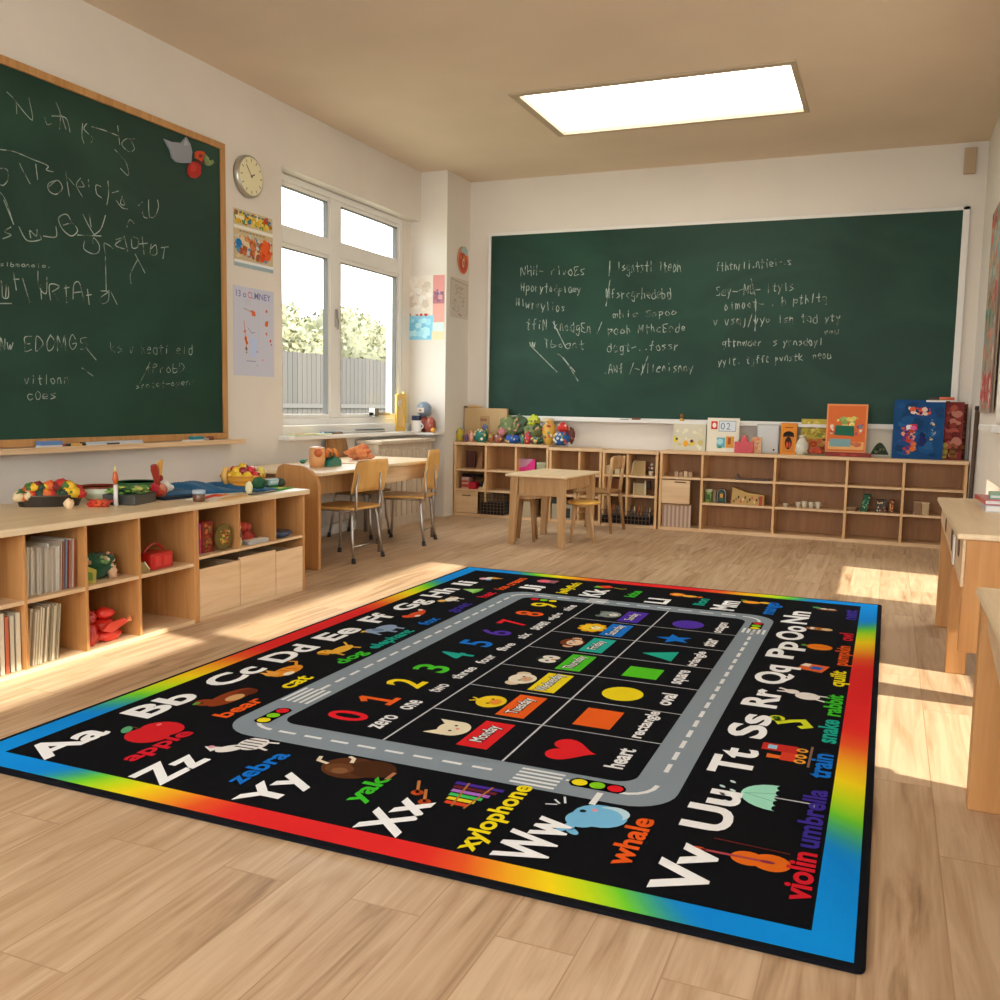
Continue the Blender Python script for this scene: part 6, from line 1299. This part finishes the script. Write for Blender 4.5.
def a_tri(b, w, h): b.color('cdc9ba').rect(w*.04, h*.05, w*.96, h*.95); b.up(.0001); P = [(w*(.2+.7*k/10), h*(.08+.42*math.sin(PI*k/10))) for k in range(11)]; b.color('3c4a38').poly(P[::-1]); splat(b, w*.3, h*.1, w*.8, h*.35, 12, ['5a6a4a', '2c3a2c', '7a7a5a'], .008, .02)
panel('picture', 'pale framed picture with a dark green mound left of the blue painting', 'picture', 866, 893, 428, 455, 9.24, 'a8a8a0', a_tri)
def a_blue(b, w, h):
    b.color('1c4a7c').rect(0, 0, w, h); splat(b, 0, 0, w, h, 40, ['205488', '1a4068', '2a6090', '244a80'], .03, .07); splat(b, w*.25, h*.72, w*.75, h*.9, 26, ['d8603a', 'e0c8b8', 'c83a2c', 'e8e0d8', '2a2a5a'], .012, .03)
    splat(b, w*.15, h*.05, w*.5, h*.6, 44, ['b8402c', 'd8703a', '5a3a7a', '2a3a8a', 'c0546a', 'e0a080'], .010, .03); splat(b, w*.25, h*.45, w*.5, h*.62, 12, ['e8e4e8', 'c8385a', 'd86aa0'], .012, .03); splat(b, w*.72, h*.3, w*.85, h*.7, 18, ['8ab0c0', 'e0c080', '4a78a8'], .006, .014); b.color('e8e8ec').rect(w*.62, h*.97, w, h)
    splat(b, w*.5, h*.2, w*.68, h*.55, 12, ['163058', '2a2a6a'], .015, .03)
panel('painting', 'large blue painting with red and violet strokes at the right end', 'painting', 893, 944, 400, 458, 9.10, '1c4a7c', a_blue, th=.05, tilt=.03)
def a_red(b, w, h): splat(b, 0, 0, w, h, 60, ['8a3a34', '6a2a28', 'a8544a', '5a2a20', 'b87a6a'], .02, .05); splat(b, 0, 0, w*.3, h*.35, 12, ['a89a4a', 'c8b04a', '8a7a3a'], .012, .03); splat(b, w*.4, 0, w*.7, h*.3, 12, ['5a3a20', '7a5a2a'], .02, .03)
panel('painting', 'dark red painting right of the large blue one', 'painting', 943, 963, 402, 459, 9.14, '7a3430', a_red, th=.05, tilt=.03)
panel('painting', 'narrow brown painting in the corner behind the dark red one', 'painting', 958, 966.5, 404, 459, 9.25, '6a3a30', lambda b, w, h: splat(b, 0, 0, w, h, 30, ['8a4a3a', '5a2a24', 'a8743a', '7a5a4a'], .01, .025), th=.03, tilt=.03)
xx = (BP(928, 9.12), BP(952, 9.12))
tt = thing('brush_roll', 'pale and orange roll lying on top of the blue painting', 'roll', ((xx[0]+xx[1])/2, 9.14, at(940, 401, 1, 9.12).z)); MB('d8d0c8').box(-.11, .11, -.03, .02, 0, .008).build('tray_sheet', 'paper', tt); MB('d86a4a').tube([(-.02, -.005, .022), (.10, -.005, .022)], .013).build('orange_roll', 'matt', tt); MB('4a3a3a').tube([(-.10, -.005, .02), (-.03, -.005, .02)], .011).build('dark_roll', 'matt', tt)

# ------------------------------------------------------------------ in the back cubbies
def cub(name, label, cat, px, z, parts, y=9.08, group=None, rz=0): return bt(name, label, cat, px, y, parts, z=z, rz=rz, group=group)
Z2A, Z3A = .2855, .0305
cub('slanted_board', 'pale slanted board in the top left back cubby', 'board', 481, .501, [('board', 'matt', lambda b: b.color('b8845c').prism([(-.05, 0), (.03, 0), (.03, .2)], -.02, .02, 1)), ('dark_edge', 'matt', lambda b: b.color('5a3224').box(-.17, -.06, .0, .02, 0, .18))], y=9.2)
cub('box_set', 'red and white striped boxes in the left back cubby, second row', 'box', 468, Z2A, [('striped_box', 'paper', lambda b: b.color('c8a090').box(-.04, .04, -.06, .06, 0, .125).color('b04a3c').box(-.041, .041, -.061, -.06, .02, .05).box(-.041, .041, -.061, -.06, .07, .09)), ('red_box', 'paper', lambda b: b.color('b82c3c').box(.042, .12, -.06, .06, 0, .075)), ('dark_lid', 'paper', lambda b: b.color('2a1c1c').box(-.05, .16, -.02, .06, .126, .155))])
cub('toy_boot', 'black and cream toy boot right of the red boxes in the second row', 'toy', 484, Z2A, [('boot', 'matt', lambda b: b.color('e0cf9c').prism([(-.04, 0), (.04, 0), (.045, .08), (.02, .085), (.005, .02), (-.04, .02)], -.03, .03, 1)), ('black_cuff', 'matt', lambda b: b.color('1c1a20').ball((-.01, 0, .055), .03))])
cub('paper_book', 'pink picture book in the third top back cubby', 'book', 527.5, .501, [('cover', 'paper', lambda b: b.color('d83c84').box(-.10, .10, -.02, .0, 0, .13).color('c8a8b8').poly([(0, 0), (0, 0), (0, 0)])), ('pale_patch', 'paper', lambda b: b.color('c490a4').prism([(-.10, .03), (.0, .05), (.08, .13), (-.10, .13)], -.0215, -.02, 1))])
cub('small_box', 'small grey green box right of the pink book', 'box', 543.5, .501, [('box_body', 'paper', lambda b: b.color('a8a888').box(-.05, .045, -.04, .04, 0, .08)), ('box_lid', 'paper', lambda b: b.color('b8b89a').box(-.052, .047, -.042, .042, .08, .1))])
def basket(name, label, px, z, w, h, y=9.07, d=.2):
    t = thing(name, label, 'basket', (BP(px, y), y, z)); b = MB('5a4634'); n = max(4, int(w/.035)); m_ = max(3, int(h/.035))
    for k in range(n+1): x = -w/2+w*k/n; b.box(x-.003, x+.003, -d/2, -d/2+.006, 0, h).box(x-.003, x+.003, d/2-.006, d/2, 0, h)
    for k in range(m_+1): z_ = h*k/m_*.98; b.box(-w/2, w/2, -d/2-.003, -d/2+.003, z_, z_+.005).box(-w/2, -w/2+.005, -d/2, d/2, z_, z_+.005).box(w/2-.005, w/2, -d/2, d/2, z_, z_+.005)
    b.build('wire_frame', 'matt', t); MB('1f1814').box(-w/2+.006, w/2-.006, -d/2+.01, d/2-.01, .0, h*.6).build('dark_lining', 'cloth', t); return t
basket('wire_basket', 'dark wire basket in the bottom row beside the drawer front', 497, Z3A, .27, .215)
b1 = basket('wire_basket', 'dark wire basket of sticks, bottom row, left of the tall unit divider', 616, Z3A, .20, .13)
b2 = basket('wire_basket', 'dark wire basket of sticks at the bottom right of the tall unit', 642, Z3A, .26, .13)
for bb_, w in ((b1, .20), (b2, .26)):
    for k in range(9):
        x = -w/2+.015+(w-.03)*k/8; MB(['b8864c', 'd8c8a0', '8a5a34', 'c86a34', '6a7a8a'][(k*2) % 5]).tube([(x, -.05, .09), (x+rb.uniform(-.01, .01), -.02+rb.uniform(-.02, .02), .165+rb.uniform(0, .02))], .005, 6).build('craft_stick', 'matt', bb_)
for k, (px, w, h, lb_) in enumerate([(611, .085, .09, 'short cream canister in the top left of the tall unit'), (619.5, .05, .115, 'tall cream canister next to the short one in the tall unit')]):
    cub('canister', lb_, 'canister', px, .5155, [('canister_body', 'matt', lambda b, w=w, h=h: b.color('c4b890').box(-w/2, w/2, -.04, .04, 0, h*.75)), ('canister_lid', 'matt', lambda b, w=w, h=h: b.color('b0a888').box(-w/2-.002, w/2+.002, -.042, .042, h*.75, h))])
cub('tray', 'cream rounded tray leaning in the top right of the tall unit', 'tray', 642, .5155, [('tray_body', 'matt', lambda b: b.color('b49a66').prism([(-.085, 0), (.05, 0), (.05, .14), (-.05, .145), (-.075, .11)], -.01, .01, 1)), ('tray_edge', 'matt', lambda b: b.color('d8ccaa').prism([(-.095, 0), (-.085, 0), (-.068, .115), (-.05, .147), (-.06, .15), (-.08, .12)], -.014, .01, 1))])
cub('potted_plant', 'little flowering plant at the right of the cream tray', 'plant', 652.5, .5155, [('pot', 'matt', lambda b: b.color('c8b89a').lathe([(.018, 0), (.024, .045)], n=12)), ('foliage', 'matt', lambda b: [b.color(c).ball((x, y_, z_), .013, n=7, m=5) for x, y_, z_, c in ((0, 0, .06, '4a6a3a'), (-.014, -.012, .08, 'b85a6a'), (.012, -.012, .075, 'e0d8c8'), (.0, .0, .1, '4a6a3a'), (.01, -.01, .11, 'd8d0c0'))])])
cub('wooden_box', 'orange brown upright box in the middle left of the tall unit', 'box', 611, .3205, [('box_body', 'matt', lambda b: b.color('a86434').box(-.05, .02, -.04, .04, 0, .15)), ('box_face', 'matt', lambda b: b.color('8a5530').box(.02, .12, .0, .04, 0, .15))])
cub('glass_box', 'glass box with cream posts in the middle right of the tall unit', 'box', 643, .3205, [('box_body', 'gloss', lambda b: b.color('a8946c').box(-.06, .055, -.04, .04, 0, .12)), ('post', 'matt', lambda b: b.color('cdbf9c').box(-.068, -.058, -.045, -.035, 0, .13).box(.045, .06, -.045, -.035, 0, .145)), ('dark_gap', 'matt', lambda b: b.color('2c2620').box(.065, .09, .0, .04, .06, .14))])
# boxes seen under the small table, bottom of unit B
cub('storage_box', 'cream storage box with a dark teal lid seen under the small table, left one', 'box', 528, Z3A, [('box_body', 'matt', lambda b: b.color('b0a080').box(-.12, .10, -.1, .1, 0, .17)), ('box_lid', 'matt', lambda b: b.color('1f3c3a').box(-.125, .105, -.105, .105, .17, .205))])
cub('storage_box', 'grey storage box with a dark lid seen under the small table, right one', 'box', 567, Z3A, [('box_body', 'matt', lambda b: b.color('a89c84').box(-.11, .11, -.1, .1, 0, .16)), ('box_lid', 'matt', lambda b: b.color('24302c').box(-.115, .115, -.105, .105, .16, .20)), ('dark_label', 'matt', lambda b: b.color('2a2a2c').box(.03, .09, -.102, -.1, .02, .12))])
# long unit
cub('toy_castle', 'row of pale toy blocks in the top left cubby of the long unit', 'toy blocks', 686, .5205, [('block_row', 'matt', lambda b: [b.color(c).box(-.09+.045*k, -.053+.045*k, -.03, .03, 0, h) for k, (c, h) in enumerate((('b89a7c', .05), ('a88a6c', .045), ('c4ac8c', .055), ('b0906c', .05)))]), ('block_cap', 'matt', lambda b: b.color('8a5a3c').box(-.03, .03, -.02, .02, .056, .066))])
t = cub('striped_curtain', 'translucent striped storage front at the bottom left of the long unit', 'storage front', 680, .031, [('striped_panel', 'matt', lambda b: [b.color('c4aa96' if k % 2 else 'a08470').box(-.145+.02*k, -.125+.02*k, 0, .006, 0, .215) for k in range(14)]), ('panel_rail', 'matt', lambda b: b.color('b08a62').box(-.15, .14, -.002, .008, .212, .224))], y=9.0)
cub('laptop', 'flat dark tablet lying in the top wide cubby of the long unit', 'tablet', 757, .5205, [('tablet_body', 'gloss', lambda b: b.color('3a2820').box(-.16, .14, -.08, .08, 0, .014)), ('tablet_stand', 'gloss', lambda b: b.color('4c3424').box(-.165, -.15, -.02, .04, .0, .055))])
cub('glass_jar', 'green jar with pale lid in the long unit, second row', 'jar', 711.5, .2855, [('jar_body', 'gloss', lambda b: b.color('7c9a4c').lathe([(.034, 0), (.036, .09), (.03, .1)], n=18)), ('lid', 'gloss', lambda b: b.color('c8d0b0').lathe([(.034, .1), (.034, .125), (.02, .128)], n=18)), ('jar_label', 'matt', lambda b: b.color('3a5c34').box(-.018, .018, -.038, -.034, .03, .08))])
cub('black_frame', 'black oval framed picture right of the green jar', 'picture frame', 724.5, .2855, [('frame_board', 'gloss', lambda b: b.color('1c1c1a').prism([(-.048, 0), (.048, 0)]+[(.048*math.cos(a), .09+.05*math.sin(a)) for a in [PI*k/10 for k in range(11)]], -.01, .01, 1)), ('frame_rim', 'gloss', lambda b: b.color('b0b090').tube([(-.04, -.011, .005), (-.04, -.011, .09)]+[(-.04*math.cos(PI*k/8), -.011, .09+.042*math.sin(PI*k/8)) for k in range(9)]+[(.04, -.011, .005)], .003, 6)), ('picture', 'paper', lambda b: b.color('3a6a5a').box(-.02, .02, -.0125, -.010, .02, .11).color('e0a04c').box(-.014, .014, -.0135, -.0125, .05, .09))])
cub('tin', 'dull tan tin wedged between the green jar and black frame', 'tin', 717.5, .2855, [('tin_body', 'matt', lambda b: b.color('8a7a5c').box(-.014, .014, -.02, .02, 0, .11)), ('tin_lid', 'matt', lambda b: b.color('a08a60').box(-.015, .015, -.021, .021, .11, .122))])
def art_crate(b): 
    for k in range(12): b.color(['6a3a24', '8a6a3a', '3a2a1c', 'c84a34', 'd8c08a'][k % 5]).box(-.13+.021*k, -.115+.021*k, -.0825, -.08, .02+.02*(k % 3), .045+.02*(k % 3))
cub('wooden_crate', 'tan patterned crate with a slanted edge in the long unit, second row', 'crate', 751.5, .2855, [('crate_body', 'matt', lambda b: b.color('b89658').prism([(-.15, 0), (.15, 0), (.15, .10), (-.0, .115), (-.14, .165)], -.08, .06, 1)), ('crate_print', 'matt', art_crate), ('crate_corner', 'matt', lambda b: b.color('a84030').box(.11, .14, -.0825, -.08, .0, .09))])
for k, (px, h, lb_) in enumerate([(789, .03, 'tiny cream pot alone at the left of the third cubby row'), (802, .05, 'first of the cream cups clustered in the third cubby'), (808, .06, 'second cream cup from the left in the third cubby'), (815, .055, 'third cream cup from the left in the third cubby'), (822, .06, 'rightmost cream cup in the third cubby')]):
    cub('cup', lb_, 'cup', px, .2855, [('cup_body', 'gloss', lambda b, h=h: b.color('cdc4ae').lathe([(.018, 0), (.026, h), (.022, h), (.014, .008)], n=14)), ('handle', 'gloss', lambda b, h=h: b.color('b8ae98').tube([(.022, 0, h*.3), (.036, 0, h*.5), (.023, 0, h*.8)], .004, 6))])
cub('wicker_bowl', 'shallow tan bowl in the fourth cubby of the long unit', 'bowl', 855, .2855, [('bowl_body', 'matt', lambda b: b.color('a08468').lathe([(.04, 0), (.06, .03), (.055, .03), (.03, .006)], n=18)), ('bowl_rim', 'matt', lambda b: b.color('b89a78').lathe([(.056, .03), (.06, .036), (.062, .03)], n=18))])
def pbk(c1, w, h, lean, cs):
    def f(b): b.color(c1).prism([(-w/2, 0), (w/2, 0), (w/2+lean, h), (-w/2+lean, h)], -.05, .05, 1)
    def g(b):
        for k in range(14): x = rb.uniform(-w/2+.006, w/2-.006); z_ = rb.uniform(.008, h-.012); q = x+lean*z_/h; b.color(rb.choice(cs)).box(q-.005, q+.005, -.0515-.0002*k, -.05, z_-.006, z_+.006)
    return [('cover', 'paper', f), ('cover_print', 'paper', g)]
cub('picture_book', 'green patterned book leaning in the fourth cubby', 'book', 868, .2855, pbk('2f5a44', .06, .155, .03, ['4a8a6a', '8ab890', 'c8d8b0']))
cub('picture_book', 'dark blue grey patterned box book right of the green one', 'book', 886, .2855, pbk('4c4a48', .085, .11, -.0, ['c88a5a', '7a8a9a', 'e0c8a0', 'a84a34']))
cub('picture_book', 'narrow brown red book at the right of the patterned box book', 'book', 895.5, .2855, pbk('7a4430', .04, .115, .01, ['b06a4a', 'c89a6a']))
cub('small_box', 'brown small box at the left in the last back cubby', 'box', 922, .2855, [('box_body', 'matt', lambda b: b.color('8a6a4c').box(-.03, .035, -.04, .04, 0, .115)), ('box_lid', 'matt', lambda b: b.color('a08060').box(-.032, .037, -.042, .042, .1, .12))])
cub('small_box', 'paler cream small box at the right in the last back cubby', 'box', 930, .2855, [('box_body', 'matt', lambda b: b.color('b49a74').box(-.026, .032, -.05, .03, 0, .108)), ('box_lid', 'matt', lambda b: b.color('c8b08a').box(-.028, .034, -.052, .032, .096, .112))])

# ------------------------------------------------------------------ on the right desk
q = at(990, 510, 2, .7205)
def flatbook(label, dz, w, l, h, c, dx=0, dy=0, rz=0):
    t = thing('book', label, 'book', (q.x+dx, q.y+dy, .7205+dz), rz); MB('e4e0d8').box(.004, w-.004, .004, l-.004, .003, h-.003).build('pages', 'paper', t); MB(c).box(0, w, 0, l, 0, .003).box(0, w, 0, l, h-.003, h).box(0, .003, 0, l, .003, h-.003).build('cover', 'gloss', t); return t
flatbook('pale grey book at the bottom of the pile on the right desk', 0, .26, .34, .03, 'b8bcc4', -.03, -.1)
flatbook('bright red book in the middle of the pile on the right desk', .031, .25, .36, .022, 'c81c34', -.03, -.06, .05)
flatbook('mint green book on top of the pile on the right desk', .054, .22, .26, .018, '4ab894', -.0, .05, -.06)
# ------------------------------------------------------------------ light
w = bpy.data.worlds.new('daylight'); bpy.context.scene.world = w; w.use_nodes = True
bg = w.node_tree.nodes['Background']; bg.inputs['Color'].default_value = (.9, .95, 1, 1); bg.inputs['Strength'].default_value = 6.6
def portal(name, loc, rot, sx, sy):
    l = bpy.data.lights.new(name, 'AREA'); l.shape = 'RECTANGLE'; l.size = sx; l.size_y = sy; l.cycles.is_portal = True
    o = bpy.data.objects.new(name, l); C.objects.link(o); o.location = loc; o.rotation_euler = rot
portal('window_portal', (XL-.16, 7.5, 2.0), (0, -PI/2, 0), 2.2, 2.3)
portal('fill_opening_portal', (-1.4, YF-.1, 1.9), (PI/2, 0, 0), 5.0, 2.05)  # guides sky light through the added opening behind the camera
sun = bpy.data.lights.new('sun', 'SUN'); sun.energy = 10; sun.angle = math.radians(.8); sun.color = (1, .92, .80)
so = bpy.data.objects.new('sun', sun); C.objects.link(so)
so.rotation_euler = Vector((-1.6, .25, -1)).to_track_quat('-Z', 'Y').to_euler()
sc = bpy.context.scene
sc.view_settings.view_transform = 'Standard'; sc.view_settings.look = 'None'; sc.view_settings.exposure = .2; sc.view_settings.gamma = 1
sc.view_settings.use_curve_mapping = False
